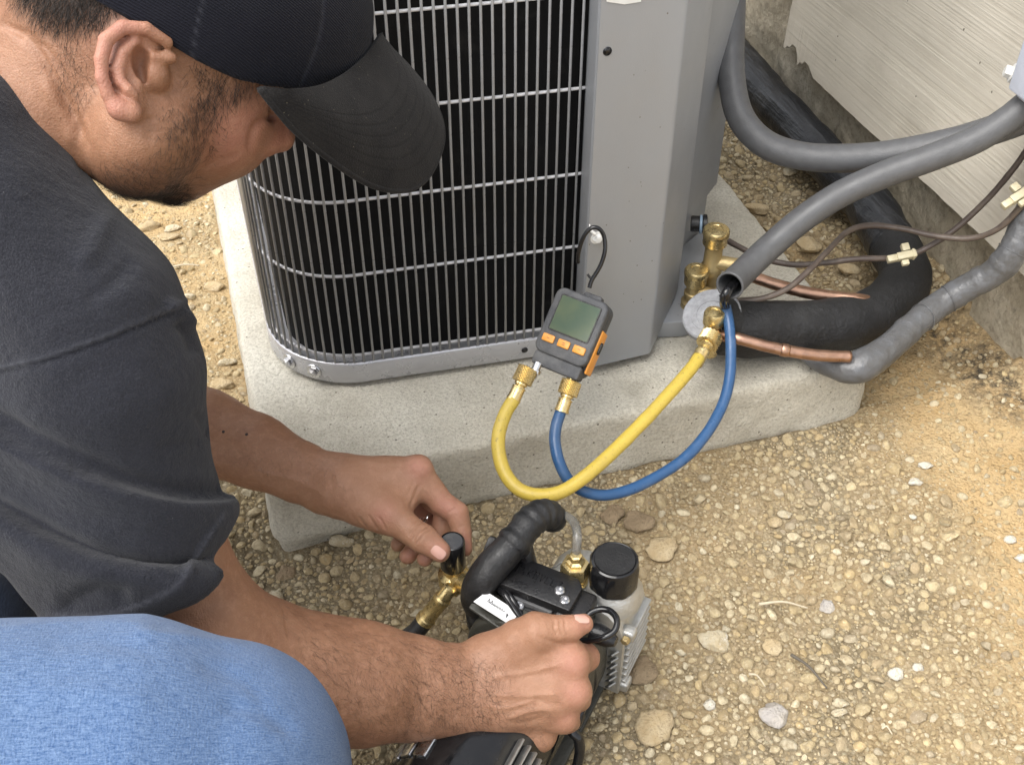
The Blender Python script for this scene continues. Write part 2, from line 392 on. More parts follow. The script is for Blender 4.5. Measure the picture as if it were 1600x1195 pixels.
c = b.mix(b.ramp(b.noise(900, 3), .5, .75, 0, .5), c, (.030, .028, .026)); c = b.mix(b.math('MULTIPLY', b.attr('seam'), .45), c, (.004, .004, .004))
b.col(c).rough(.93).set(Sheen_Weight=.06, Specular_IOR_Level=.12); b.bump(b.noise(900, 3), .0006)
b = NB('denim')
u = b.attr('uu'); v = b.attr('vv'); cb = b.n('ShaderNodeCombineXYZ'); b.l(u, cb.inputs[0]); b.l(v, cb.inputs[1]); uv = cb.outputs[0]
s1 = b.noise(1, 3, .6, b.map((150, 950, 1), src=uv)); s2 = b.noise(1, 3, .6, b.map((950, 260, 1), src=uv)); s3 = b.noise(5, 4, .5, b.map((1, 1, 1), src=uv)); s4 = b.noise(1, 2, .5, b.map((1300, 1300, 1), src=uv))
f = b.math('ADD', b.math('MULTIPLY', s1, .42), b.math('ADD', b.math('MULTIPLY', s2, .28), b.math('MULTIPLY', b.noise(1, 2, .6, b.map((700, 1300, 1), src=uv)), .38)))
c = b.mix(b.ramp(f, .42, .68), (.038, .082, .185), (.160, .235, .370)); c = b.mix(b.ramp(s3, .35, .7, 0, .30), c, (.045, .105, .25))
c = b.mix(b.math('MULTIPLY', b.attr('dark'), .93), c, (.0035, .005, .011))  # shade on the far leg painted into the denim colour
b.col(c).rough(.9).set(Sheen_Weight=.15, Specular_IOR_Level=.2); b.bump(f, .0016)
b = NB('skin')
fl = b.attr('flush'); bd = b.attr('beard'); tn = b.attr('tan'); pores = b.noise(1100, 3, .6); blot = b.noise(38, 6, .6, lo=.34, hi=.7)
c = b.mix(blot, (.335, .178, .108), (.275, .138, .080)); c = b.mix(tn, c, b.mix(blot, (.250, .122, .066), (.210, .098, .052)))
c = b.mix(b.math('MULTIPLY', fl, .75), c, (.40, .175, .130)); c = b.mix(b.ramp(b.noise(170, 5, .7), .48, .7, 0, .35), c, (.43, .235, .15))
c = b.mix(b.math('MULTIPLY', b.math('LESS_THAN', b.voro(120), .035), .6), c, (.10, .045, .03))
c = b.mix(b.math('MULTIPLY', bd, .85), c, b.mix(b.noise(500, 4, .7, lo=.4, hi=.62), (.13, .07, .042), (.035, .022, .016)))
c = b.mix(b.attr('hairy'), c, b.mix(b.noise(420, 4, .7, lo=.36, hi=.6), (.10, .06, .04), (.018, .013, .011)))
b.col(c).rough(b.ramp(b.noise(60, 4), .3, .7, .42, .58)).set(Subsurface_Weight=.12, Subsurface_Scale=.004, Specular_IOR_Level=.42)
b.b.inputs['Subsurface Radius'].default_value = (1., .35, .18)
b.bump(b.noise(130, 4, .55), .00035).bump(b.voro(700), .00022).bump(pores, .0003)
b = NB('nail'); b.col(b.mix(b.noise(150, 3), (.60, .36, .29), (.52, .29, .23))).rough(.28).set(Subsurface_Weight=.1, Subsurface_Scale=.002)
b = NB('hair_dark'); b.col((.022, .016, .012)).rough(.5)
b = NB('arm_hair'); b.col((.062, .031, .018)).rough(.5)
b = NB('mole'); b.col((.025, .012, .009)).rough(.5)
# ------------------------------------------------------------------ signed-distance sculpting (one continuous skin per figure)
class Sculpt:
    def __init__(s, lo, hi, h):
        s.h = h; s.lo = np.asarray(lo, float); s.n = np.ceil((np.asarray(hi)-s.lo)/h).astype(int)+1
        s.ax = [(s.lo[i]+h*np.arange(s.n[i])).astype(np.float32) for i in range(3)]
        s.F = np.full(tuple(s.n), 1.0, np.float32)
    def _sub(s, lo, hi, pad):
        i0 = np.clip(np.floor((lo-pad-s.lo)/s.h).astype(int), 0, s.n-1); i1 = np.clip(np.ceil((hi+pad-s.lo)/s.h).astype(int)+1, 1, s.n)
        if np.any(i1 <= i0): return None
        sl = tuple(slice(a, b) for a, b in zip(i0, i1))
        return sl, s.ax[0][sl[0]][:, None, None], s.ax[1][sl[1]][None, :, None], s.ax[2][sl[2]][None, None, :]
    def _apply(s, sl, d, op, k):
        f = s.F[sl]
        if op == 'u':
            if k > 0:
                h = np.clip(.5+.5*(f-d)/k, 0, 1); s.F[sl] = f+(d-f)*h-k*h*(1-h)
            else: s.F[sl] = np.minimum(f, d)
        elif op == 's':
            d = -d
            if k > 0:
                h = np.clip(.5-.5*(f-d)/k, 0, 1); s.F[sl] = f+(d-f)*h+k*h*(1-h)
            else: s.F[sl] = np.maximum(f, d)
    def cone(s, a, b, ra, rb, k=.006, op='u', flat=None):
        """tapered limb; flat=(direction, factor): thinner by factor along direction"""
        a = np.asarray(a, np.float32); b = np.asarray(b, np.float32); R = max(ra, rb)
        q = s._sub(np.minimum(a, b)-R, np.maximum(a, b)+R, k+4*s.h)
        if q is None: return s
        sl, X, Y, Z = q; px, py, pz = X-a[0], Y-a[1], Z-a[2]; ba = b-a
        if flat is not None:
            n = nrm(flat[0]).astype(np.float32); g = np.float32(1/flat[1]-1); dn = (px*n[0]+py*n[1]+pz*n[2])*g
            px, py, pz = px+n[0]*dn, py+n[1]*dn, pz+n[2]*dn; ba = ba+n*(ba @ n)*g
        t = np.clip((px*ba[0]+py*ba[1]+pz*ba[2])/max(ba @ ba, 1e-12), 0, 1)
        d = np.sqrt((px-t*ba[0])**2+(py-t*ba[1])**2+(pz-t*ba[2])**2)-(ra+t*(rb-ra))
        if flat is not None: d = d*flat[1]**.5
        s._apply(sl, d.astype(np.float32), op, k); return s
    def chain(s, pts, k=.006, flat=None):
        lo = np.min([p-r for p, r in pts], 0); hi = np.max([p+r for p, r in pts], 0); q = s._sub(lo, hi, k+4*s.h)
        if q is None: return s
        keep = s.F; sl = q[0]; old = keep[sl].copy(); keep[sl] = 1.0
        for p, q_ in zip(pts[:-1], pts[1:]): s.cone(p[0], q_[0], p[1], q_[1], k*.22, 'u', flat)
        d = keep[sl].copy(); keep[sl] = old; s._apply(sl, d, 'u', k); return s
    def ell(s, c, r, R=None, k=.008, op='u'):
        c = np.asarray(c, np.float32); r = np.asarray(r, np.float32); R = np.eye(3) if R is None else np.asarray(R)
        m = np.abs(R) @ r; q = s._sub(c-m, c+m, k+4*s.h)
        if q is None: return s
        sl, X, Y, Z = q; px, py, pz = X-c[0], Y-c[1], Z-c[2]; k0 = 0; k1 = 0
        for i in range(3):
            w = R[:, i].astype(np.float32); l = px*w[0]+py*w[1]+pz*w[2]; k0 = k0+(l/r[i])**2; k1 = k1+(l/r[i]**2)**2
        k0 = np.sqrt(k0); d = k0*(k0-1)/np.maximum(np.sqrt(k1), 1e-6)
        d = np.where(k0 < .3, -r.min()*.7, d)
        s._apply(sl, d.astype(np.float32), op, k); return s
    def cut(s, o, n, k=0.0):
        """remove everything on the +n side of the plane"""
        o = np.asarray(o); n = nrm(n)
        d = ((s.ax[0][:, None, None]-o[0])*n[0]+(s.ax[1][None, :, None]-o[1])*n[1]+(s.ax[2][None, None, :]-o[2])*n[2]).astype(np.float32)
        s.F = np.maximum(s.F, d); return s
    def mesh(s, smooth=1):
        F = s.F; sg = F < 0; nx, ny, nz = F.shape
        c = np.zeros((nx-1, ny-1, nz-1), np.int8)
        for a in (0, 1):
            for b in (0, 1):
                for d in (0, 1): c += sg[a:nx-1+a, b:ny-1+b, d:nz-1+d]
        act = (c > 0) & (c < 8); I, J, K = np.nonzero(act); idx = np.full(act.shape, -1, np.int32); idx[act] = np.arange(len(I))
        acc = np.zeros((len(I), 3)); cnt = np.zeros(len(I))
        cor = [(a, b, d) for a in (0, 1) for b in (0, 1) for d in (0, 1)]
        for p in cor:
            for ax in range(3):
                if p[ax]: continue
                q = list(p); q[ax] = 1
                f0 = F[I+p[0], J+p[1], K+p[2]]; f1 = F[I+q[0], J+q[1], K+q[2]]; m = (f0 < 0) != (f1 < 0)
                t = np.where(m, f0/np.where(m, f0-f1, 1), 0); w = np.array(p, float)[None].repeat(len(I), 0); w[:, ax] += t
                acc[m] += w[m]; cnt[m] += 1
        V = s.lo+s.h*(np.stack([I, J, K], 1)+acc/cnt[:, None]); Q = []
        for ax in range(3):
            u, v = (ax+1) % 3, (ax+2) % 3
            sa = [slice(None)]*3; sb = [slice(None)]*3; sa[ax] = slice(0, -1); sb[ax] = slice(1, None)
            A = sg[tuple(sa)]; B = sg[tuple(sb)]; ch = A != B
            e = np.stack(np.nonzero(ch), 1)
            ok = (e[:, u] > 0) & (e[:, v] > 0) & (e[:, u] < F.shape[u]-1) & (e[:, v] < F.shape[v]-1); e = e[ok]
            inside = A[e[:, 0], e[:, 1], e[:, 2]]; du = np.zeros(3, int); dv = np.zeros(3, int); du[u] = 1; dv[v] = 1
            g = lambda o: idx[tuple((e-o).T)]
            q = np.stack([g(du+dv), g(dv), g(0*du), g(du)], 1); q[~inside] = q[~inside][:, ::-1]; Q.append(q)
        Q = np.concatenate(Q); Q = Q[(Q >= 0).all(1)]
        for _ in range(smooth):
            V = lap(V, Q, .55); V = lap(V, Q, -.52)
        return V, Q.astype(np.int32)
def lap(V, Q, lam):
    a = np.zeros_like(V); n = np.zeros(len(V))
    for i in range(4):
        p, q = Q[:, i], Q[:, (i+1) % 4]
        for d in range(3):
            a[:, d] += np.bincount(p, V[q, d], len(V))+np.bincount(q, V[p, d], len(V))
        n += np.bincount(p, minlength=len(V))+np.bincount(q, minlength=len(V))
    return V+lam*(a/np.maximum(n, 1)[:, None]-V)
def vnormals(V, Q):
    fn = np.cross(V[Q[:, 2]]-V[Q[:, 0]], V[Q[:, 3]]-V[Q[:, 1]]); N = np.zeros_like(V)
    for i in range(4):
        for d in range(3): N[:, d] += np.bincount(Q[:, i], fn[:, d], len(V))
    return N/(np.linalg.norm(N, axis=1)[:, None]+1e-12)
def pdist(XY, poly):
    """distance to a polyline in the plane, signed by side (positive = right of travel on screen, i.e. below a line drawn left to right)"""
    best = np.full(len(XY), 1e9); sg = np.ones(len(XY)); tt = np.zeros(len(XY)); L = 0
    poly = np.asarray(poly, float); tot = np.linalg.norm(np.diff(poly, axis=0), axis=1).sum()
    for a, b in zip(poly[:-1], poly[1:]):
        ba = b-a; l = np.linalg.norm(ba); t = np.clip(((XY-a) @ ba)/(l*l), 0, 1); v = XY-a-t[:, None]*ba; d = np.linalg.norm(v, axis=1)
        m = d < best; best[m] = d[m]; sg[m] = np.sign(ba[0]*v[m, 1]-ba[1]*v[m, 0]+1e-9); tt[m] = (L+t[m]*l)/tot; L += l
    return best*sg, tt
def crease(V, N, poly, wid, amp, dmax=None, dmin=0, oneside=None, facing=True, fade=True):
    """push the skin along its normal in a soft band round a line (wid in photo pixels, amp in metres; oneside=(before, after) widths)"""
    pr = proj(V); m = np.ones(len(V), bool)
    if facing: m &= (N @ FW) < .25
    if dmax is not None: m &= (pr[:, 2] < dmax)
    m &= pr[:, 2] > dmin
    pl = np.asarray(poly, float); sp = spline(np.c_[pl, np.zeros(len(pl))], 6)[:, :2] if len(pl) > 2 else pl
    R = max(wid, *(oneside or (0,)))*3
    m &= (pr[:, 0] > sp[:, 0].min()-R) & (pr[:, 0] < sp[:, 0].max()+R) & (pr[:, 1] > sp[:, 1].min()-R) & (pr[:, 1] < sp[:, 1].max()+R)
    i = np.nonzero(m)[0]
    if len(i) == 0: return np.zeros(len(V))
    d, t = pdist(pr[i, :2], sp)
    w = np.exp(-(d/wid)**2) if oneside is None else np.where(d < 0, np.exp(-(d/oneside[0])**2), np.exp(-(d/oneside[1])**2))
    if fade: w = w*np.clip(np.minimum(t, 1-t)*6, 0, 1)
    V[i] += N[i]*(amp*w)[:, None]; full = np.zeros(len(V)); full[i] = w; return full
def hairs(roots, dirs, N, length, rad, curl=.3, bend=None):
    """many thin three-sided bent blades as one mesh"""
    n = len(roots); L = length*(.6+.8*RNG.random(n)); d = dirs/np.linalg.norm(dirs, axis=1)[:, None]
    sd = np.cross(d, N+1e-6); sd /= np.linalg.norm(sd, axis=1)[:, None]+1e-9; wob = RNG.normal(size=(n, 1))*curl
    V = np.zeros((n, 7, 3)); r = np.broadcast_to(rad, (n,))[:, None]
    ps = []
    for k, t in enumerate((0, .55, 1.)):
        lift = N*(L*(.55*t-.42*t*t))[:, None]; ps.append(roots+d*(L*t)[:, None]+lift+sd*wob*(L*t*t)[:, None])
    up = N
    for k in (0, 1):
        f = 1-.35*k
        V[:, k*3+0] = ps[k]+sd*r*f; V[:, k*3+1] = ps[k]-sd*r*f; V[:, k*3+2] = ps[k]+up*r*f
    V[:, 6] = ps[2]; base = np.arange(n)[:, None, None]*7
    T = np.array([[0, 1, 4], [0, 4, 3], [1, 2, 5], [1, 5, 4], [2, 0, 3], [2, 3, 5], [3, 4, 6], [4, 5, 6], [5, 3, 6]])
    return V.reshape(-1, 3), (base+T[None]).reshape(-1, 3)
# ------------------------------------------------------------------ ground
WALLX = 0.862            # face of the foundation; the wall runs along +Y
PADX0, PADX1, PADY0, PADY1, PADZ = -.023, .663, .79, 1.72, .085
def zones(x, y):
    p = np.stack([x, y, 0*x], 1)
    w = .5*fbm(p, 5, 4)+.35*fbm(p+3, 17, 3)
    a = (x-.545)/.19-(np.abs(y-.62)/.5)*.2                              # sandy drift between pad and wall
    sand = np.clip(1.25*np.clip(a, -1, 1)+.55*w-.10, 0, 1)*(y < .93)
    sand = np.maximum(sand, np.clip(.85+.7*w, 0, 1)*((x < .02) & (y > 1.0)))
    sand = np.maximum(sand, np.clip(.25+1.1*w, 0, .8)*((x > .6) & (y > .9)))
    sand = np.maximum(sand, np.clip(-.02+.8*w, 0, .4)*(y < .9))
    mould = np.clip(1.1-np.abs(x-.835+.05*w)/.055, 0, 1)*(y < 1.05)
    mould = np.maximum(mould, .55*np.clip(.6+1.0*w, 0, 1)*((x > .6) & (y > .9)))
    mould = np.maximum(mould, .5*np.clip(1-np.hypot(x+.0, y-.76)/.10+.5*w, 0, 1))
    return sand, mould, w
def ground_z(x, y):
    p = np.stack([x, y, 0*x], 1)
    z = .005*fbm(p, 6, 3)+.0022*fbm(p+9, 30, 3)+.0012*fbm(p+5, 110, 2)
    z += .028*np.clip((x-.70)/.16, 0, 1)**2+.012*np.clip((x-.45)/.3, 0, 1)*(y < .8)
    inner = (x > .655) & (y > .9)
    z += np.where(inner, .010+.012*fbm(p+2, 16, 3), 0)
    z -= .012*np.exp(-((x+.02)**2+(y-.78)**2)/.006)
    return z
gx = np.concatenate([[-40, -14, -5, -2.4, -1.4, -1.0], np.arange(-.8, .92, .0045), [1.0, 1.4, 2.4, 5, 14, 40]])
gy = np.concatenate([[-40, -14, -5, -2, -.8, -.2, .1], np.arange(.24, 2.0, .0045), [2.1, 2.4, 3, 5, 14, 40]])
GX, GY = np.meshgrid(gx, gy, indexing='ij'); x, y = GX.ravel(), GY.ravel()
z = ground_z(np.clip(x, -1.2, 1.0), np.clip(y, .1, 2.3)); nI, nJ = len(gx), len(gy)
ii, jj = np.meshgrid(np.arange(nI-1), np.arange(nJ-1), indexing='ij'); a = (ii*nJ+jj).ravel()
ground = put('ground', (np.stack([x, y, z], 1), np.stack([a, a+nJ, a+nJ+1, a+1], 1)), 'ground_soil'); structure(ground)
sa, mo, ww = zones(np.clip(x, -1.2, 1.0), np.clip(y, .1, 2.3)); vattr(ground, 'sand', sa); vattr(ground, 'mould', mo); vattr(ground, 'cavity', 0*sa)

# ------------------------------------------------------------------ gravel: loose rounded grit, too many to count
def ico(sub):
    bm = bmesh.new(); bmesh.ops.create_icosphere(bm, subdivisions=sub, radius=1); V, F = from_bm(bm); return V, np.array(F)
I0, I1, I2, I3 = ico(1), ico(2), ico(3), ico(4)
def pebble_shape(base, seed, rough=.22):
    V, F = base; V = V.copy(); r = np.random.default_rng(seed)
    for _ in range(9):                                            # flattened facets
        n = nrm(r.normal(size=3)); lim = r.uniform(.58, .9); d = V @ n; V -= np.outer(np.maximum(d-lim, 0)*.8, n)
    V *= (1+rough*vnoise(V+seed*3.1, 1.3)+.4*rough*vnoise(V+seed*5.7, 3.1))[:, None]
    return V*np.array([1, r.uniform(.68, 1), r.uniform(.55, .8)]), F
shapes = {0: [pebble_shape(I0, s) for s in range(12)], 1: [pebble_shape(I1, 40+s) for s in range(16)]}
def vis(x, y, mx=70):
    pr = proj(np.stack([x, y, 0*x], 1)); return (pr[:, 0] > -mx-60) & (pr[:, 0] < 1600+mx) & (pr[:, 1] > -40) & (pr[:, 1] < 1195+mx) & (pr[:, 2] > .2)
cand = np.stack([RNG.uniform(-.45, .86, 900000), RNG.uniform(.28, 1.9, 900000)], 1)
cand = cand[vis(cand[:, 0], cand[:, 1])]
onpad = (cand[:, 0] > PADX0-.004) & (cand[:, 0] < PADX1+.004) & (cand[:, 1] > PADY0-.002) & (cand[:, 1] < PADY1)
cand = cand[~onpad]
sa, mo, ww = zones(cand[:, 0], cand[:, 1])
big_stones = []   # (x, y, r) filled by the stones below so that gravel keeps clear of them
STONES = [  # photo x, y, width px, aspect, material, label
 (1035, 853, 54, .9, 'stone_tan', 'flat angular tan stone right of the round black pump cap'),
 (1000, 812, 50, .75, 'stone_brown', 'blocky brown stone below the low point of the blue hose'),
 (958, 796, 36, .9, 'stone_brown', 'small rounded brown stone just below the crossing of the yellow and blue hoses'),
 (1114, 993, 48, .95, 'stone_cream', 'cream angular stone standing alone right of the pump fins'),
 (1214, 1110, 52, 1.25, 'stone_grey', 'pale grey and white rough stone, largest near the bottom of the gravel'),
 (1000, 1038, 52, .85, 'stone_brown', 'round brown stone close to the pump foot'),
 (1402, 1046, 26, .9, 'stone_white', 'white pebble in the lower right gravel, larger of a pair'),
 (1437, 1034, 18, .9, 'stone_white', 'small white pebble just up and right of a bigger white one'),
 (1445, 730, 24, .7, 'stone_white', 'white pebble on the sandy patch in front of the wall'),
 (1428, 756, 22, .6, 'stone_white', 'low white pebble half sunk in sand, nearer of two'),
 (1424, 809, 14, .7, 'stone_white', 'tiny white pebble alone on the orange sand'),
 (1211, 808, 26, 1.1, 'stone_tan', 'upright yellow tan stone among the gravel below the slab edge'),
 (1228, 797, 24, .7, 'stone_cream', 'cream flat stone touching the yellow tan one'),
 (1580, 842, 20, .9, 'stone_white', 'white pebble at the far right under the wall'),
 (1597, 868, 26, .6, 'stone_white', 'long white pebble at the right frame edge'),
 (1316, 1090, 28, .6, 'stone_cream', 'oval cream pebble upper of two stacked ovals'),
 (1314, 1105, 28, .45, 'stone_cream', 'oval cream pebble lower of two stacked ovals'),
 (1110, 1097, 20, .95, 'stone_white', 'pale round pebble left of the rough grey stone'),
 (1022, 1125, 62, .9, 'stone_tan', 'broad low tan stone sunk in gravel at the bottom'),
 (1208, 1000, 34, .8, 'stone_tan', 'tan rounded stone near the middle of the gravel'),
 (1295, 938, 28, 1.1, 'stone_grey', 'greyish upright pebble in the middle of the gravel'),
 (1205, 1044, 20, .9, 'stone_tan', 'yellow pebble beside a grey twig'),
 (1125, 850, 16, .9, 'stone_tan', 'small orange brown pebble right of the flat tan stone'),
 (655, 945, 36, .55, 'stone_cream', 'flat pale stone beside the brass hose end'),
 (425, 915, 34, .9, 'stone_cream', 'pale stone at the corner of the slab beside the forearm'),
 (440, 870, 30, .9, 'stone_brown', 'dark rough stone below the slab corner'),
 (530, 825, 40, .6, 'stone_cream', 'flat speckled stone under the left wrist'),
 (345, 255, 0, 1, '', ''),
 (262, 364, 32, .5, 'stone_tan', 'flat tan stone on the sand below the beard, upper'),
 (268, 348, 30, .45, 'stone_cream', 'flat grey cream stone on the sand nearest the beard'),
 (232, 345, 36, .4, 'stone_tan', 'wide low tan stone on the sand beside the shirt shoulder'),
 (335, 440, 34, .55, 'stone_tan', 'tan stone on sand against the slab edge'),
 (350, 555, 30, .6, 'stone_cream', 'cream stone beside the left slab edge near the corner bolt'),
 (345, 590, 44, .4, 'stone_tan', 'slanted tan stone between slab edge and sleeve'),
 (1262, 390, 46, .8, 'stone_tan', 'large smooth tan stone behind the copper line beside the slab'),
 (1322, 428, 38, 1.0, 'stone_tan', 'rounded tan stone between the slab and the black pipe'),
 (1285, 330, 66, .55, 'stone_brown', 'broad orange brown stone under the grey conduit'),
 (1180, 330, 44, .5, 'stone_tan', 'tan stone behind the cabinet corner'),
 (1232, 280, 22, .8, 'stone_cream', 'cream pebble in the gap between unit and wall'),
 (1168, 150, 18, .9, 'stone_brown', 'small brown stone beside the far end of the black pipe'),
 (1355, 470, 44, .6, 'stone_brown', 'brown stone half hidden by the bend of the black pipe'),
]
for s in STONES:
    if s[2] <= 0: continue
    q = PZ(s[0], s[1], .012); r = s[2]/2*proj(q)[0, 2]/FPX; big_stones.append((q[0], q[1], r))
cells = {}
def fits(x, y, r, f):
    cx, cy = int(x/.02), int(y/.02)
    for i in (-1, 0, 1):
        for j in (-1, 0, 1):
            for (a, b, c) in cells.get((cx+i, cy+j), ()):
                if (a-x)**2+(b-y)**2 < (f*(c+r))**2: return False
    return True
def add(x, y, r): cells.setdefault((int(x/.02), int(y/.02)), []).append((x, y, r))
for (a, b, c) in big_stones:
    for k in range(6): add(a+.5*c*math.cos(k), b+.5*c*math.sin(k), c*.6)
placed = []; ci = 0
inner = (cand[:, 0] > .655) & (cand[:, 1] > .9)
dens = 1-.94*np.clip(sa*1.3-.12, 0, 1); rr = RNG.random(len(cand)); patch = fbm(np.c_[cand, 0*rr], 9, 3)
for rmin, rmax, ncand, f in ((.0072, .0095, 4000, 1.0), (.0045, .0068, 50000, .88), (.0028, .0045, 170000, .82), (.0015, .0028, 300000, .80), (.0009, .0015, 120000, .80)):
    for _ in range(ncand):
        if ci >= len(cand): break
        x, y = cand[ci]; dn = dens[ci]*(1.0 if rmax < .0034 else np.clip(.90+1.2*patch[ci], .2, 1)); k = rr[ci]; inn = inner[ci]; ci += 1
        if inn: dn = .75
        if rmax > .011 and k > (.30 if inn else .10): continue
        if k > dn: continue
        r = rmin+(rmax-rmin)*RNG.random()**1.6
        if inn: r *= 1.15
        if fits(x, y, r, f): add(x, y, r); placed.append((x, y, r))
pl = np.array(placed); pz_ = ground_z(pl[:, 0], pl[:, 1]); Vs, Fs, off = [], [], 0
kind = np.where(pl[:, 2] > .0027, 1, 0); sid = RNG.integers(0, 1000, len(pl))
for kd in (0, 1):
    for si in range(len(shapes[kd])):
        m = np.nonzero((kind == kd) & (sid % len(shapes[kd]) == si))[0]
        if not len(m): continue
        V, F = shapes[kd][si]; an = RNG.random(len(m))*6.28; c, s_ = np.cos(an), np.sin(an); tl = RNG.normal(size=(len(m), 2))*.22
        R = np.zeros((len(m), 3, 3)); R[:, 0, 0] = c; R[:, 0, 1] = -s_; R[:, 1, 0] = s_; R[:, 1, 1] = c; R[:, 2, 2] = 1
        R[:, 2, 0] = tl[:, 0]; R[:, 2, 1] = tl[:, 1]
        Q = np.einsum('nij,vj->nvi', R, V)*pl[m, 2][:, None, None]
        Q[:, :, 0] += pl[m, 0][:, None]; Q[:, :, 1] += pl[m, 1][:, None]; Q[:, :, 2] += (pz_[m]+pl[m, 2]*RNG.uniform(-.42, .08, len(m)))[:, None]
        Vs.append(Q.reshape(-1, 3)); Fs.append((F[None]+(off+np.arange(len(m))*len(V))[:, None, None]).reshape(-1, 3)); off += len(m)*len(V)
gravel = put('gravel', (np.concatenate(Vs), np.concatenate(Fs)), 'gravel', angle=38); gravel['kind'] = 'stuff'
gravel['label'] = 'tan and cream rounded gravel bedded in brown soil'
print('pebbles', len(pl), 'faces', sum(len(f) for f in Fs))
for i, s in enumerate([s for s in STONES if s[2] > 0]):
    q = PZ(s[0], s[1], .012); r = s[2]/2*proj(q)[0, 2]/FPX
    V, F = pebble_shape(I2 if s[2] > 20 else I1, 200+i, .32); V = V*np.array([1, min(1.15, s[3]*1.25), .62])*r
    V += (V/r)*(.05*r)*fbm(V/r+i, 3.1, 3)[:, None]
    an = YAW+RNG.uniform(-.4, .4); c, s_ = math.cos(an), math.sin(an); V = V @ np.array([[c, s_, 0], [-s_, c, 0], [0, 0, 1]])
    o = put('stone', (V, F), s[4]); o.location = (q[0], q[1], float(ground_z(np.array([q[0]]), np.array([q[1]]))[0])+r*.22)
    tag(o, s[5], 'stone', 'larger stones lying in the gravel')
for (a, b, r, m, lab) in (((1186, 943), (1262, 949), .0016, 'pale_wood', 'pale dry twig lying on gravel in the middle of the right side'),
                          ((1236, 1022), (1292, 1074), .0017, 'dark_wood', 'grey brown twig slanting down beside the yellow pebble'),
                          ((1170, 1052), (1196, 1072), .0012, 'pale_wood', 'short thin pale twig left of the grey brown one'),
                          ((258, 420), (312, 414), .0018, 'pale_wood', 'pale twig on the sand between shirt and slab'),
                          ((1378, 1137), (1394, 1146), .0011, 'pale_wood', 'tiny curved twig low in the right gravel')):
    A, B = PZ(*a, .012), PZ(*b, .013); mid = (A+B)/2+np.array([.002, .004, .001])
    t = spline([A, mid, B], 8); tag(put('twig', tube(t, np.linspace(r, r*.5, len(t)), 7), m), lab, 'twig', 'dry twigs on the ground')

# ------------------------------------------------------------------ concrete pad
def pad_mesh():
    h = .008; nx = int((PADX1-PADX0)/h); X = np.linspace(PADX0, PADX1, nx+1); ny = int((PADY1-PADY0)/h); Y = np.linspace(PADY0, PADY1, ny+1)
    rad = .035
    path = []   # rounded outline, counter-clockwise from front-left
    for cx, cy, a0 in ((PADX0+.017, PADY0+.017, 180), (PADX1-.026, PADY0+.026, 270), (PADX1-.02, PADY1-.02, 0), (PADX0+.02, PADY1-.02, 90)):
        rr_ = .026 if a0 == 270 else (.017 if a0 == 180 else .02)
        for k in range(9): a = math.radians(a0+90*k/8); path.append((cx+rr_*math.cos(a), cy+rr_*math.sin(a)))
    path = np.array(path+[path[0]]); d = np.r_[0, np.cumsum(np.linalg.norm(np.diff(path, axis=0), axis=1))]
    n = int(d[-1]/.006); t = np.linspace(0, d[-1], n, endpoint=False); O = np.stack([np.interp(t, d, path[:, 0]), np.interp(t, d, path[:, 1])], 1)
    T = np.roll(O, -1, 0)-np.roll(O, 1, 0); T /= np.linalg.norm(T, axis=1)[:, None]; Nn = np.stack([T[:, 1], -T[:, 0]], 1)
    rings = []
    for inset, z in ((.006, -.03), (.0045, -.002), (.0, .0035), (.0006, .014), (.0012, .028), (.0018, .04), (.0024, .052), (.003, .062), (.0034, .0715), (.0042, .0785), (.0060, .0822), (.0085, .0842), (.0115, .0850), (.0145, .0852)):
        p = np.c_[O-Nn*inset, np.full(n, z)]; rings.append(p)
    cx_, cy_ = O.mean(0); inner_ = O-Nn*.0145
    for sc_ in (.97, .92, .85, .76, .66, .55, .43, .30, .16, .04): rings.append(np.c_[np.array([cx_, cy_])+(inner_-[cx_, cy_])*sc_, np.full(n, .085)])
    # irregular cast foot: the form leaked a ragged lip
    V = np.concatenate(rings); k = np.repeat(np.arange(len(rings)), n); nn = np.tile(np.c_[Nn, 0*Nn[:, :1]], (len(rings), 1))
    rag = fbm(V*[1, 1, 0], 30, 5, .65)
    V += nn*(.0013*fbm(V, 34, 5, .65)*(k < 11)*1.0+.0006*fbm(V, 120, 2)*(k < 13))[:, None]
    V[:, 2] += np.where(k == 2, .0042*rag+.003, 0)+np.where(k == 3, .003*rag, 0)+np.where(k >= 9, .0006*fbm(V*[1, 1, 0], 12, 3), 0)
    F = []
    for i in range(len(rings)-1):
        for j in range(n): F.append((i*n+j, i*n+(j+1) % n, (i+1)*n+(j+1) % n, (i+1)*n+j))
    F.append(tuple((len(rings)-1)*n+j for j in range(n)))
    return V, F
pad = put('concrete_pad', pad_mesh(), 'pad_concrete'); tag(pad, 'weathered pale concrete slab carrying the grey outdoor unit', 'concrete slab')

# ------------------------------------------------------------------ house wall: cast foundation below, grained cement siding above
wall = thing('house_wall', 'house wall with wood-grain cement siding above a rough concrete foundation', 'wall', (WALLX, 1.2, 0))
def grid_yz(x, y0, y1, z0, z1, h, f):
    ys = np.linspace(y0, y1, int((y1-y0)/h)+1); zs = np.linspace(z0, z1, int((z1-z0)/h)+1)
    A, B = np.meshgrid(ys, zs, indexing='ij'); p = np.stack([np.full(A.size, x), A.ravel(), B.ravel()], 1); p[:, 0] += f(p)
    n = len(zs); i, j = np.meshgrid(np.arange(len(ys)-1), np.arange(n-1), indexing='ij'); a = (i*n+j).ravel()
    return p, np.stack([a, a+1, a+n+1, a+n], 1)
fv, ff = grid_yz(WALLX, .2, 2.6, -.05, .75, .008, lambda p: -.004*fbm(p, 12, 4)-.002*fbm(p+3, 60, 3))
fo = put('foundation', (fv, ff), 'foundation', wall)
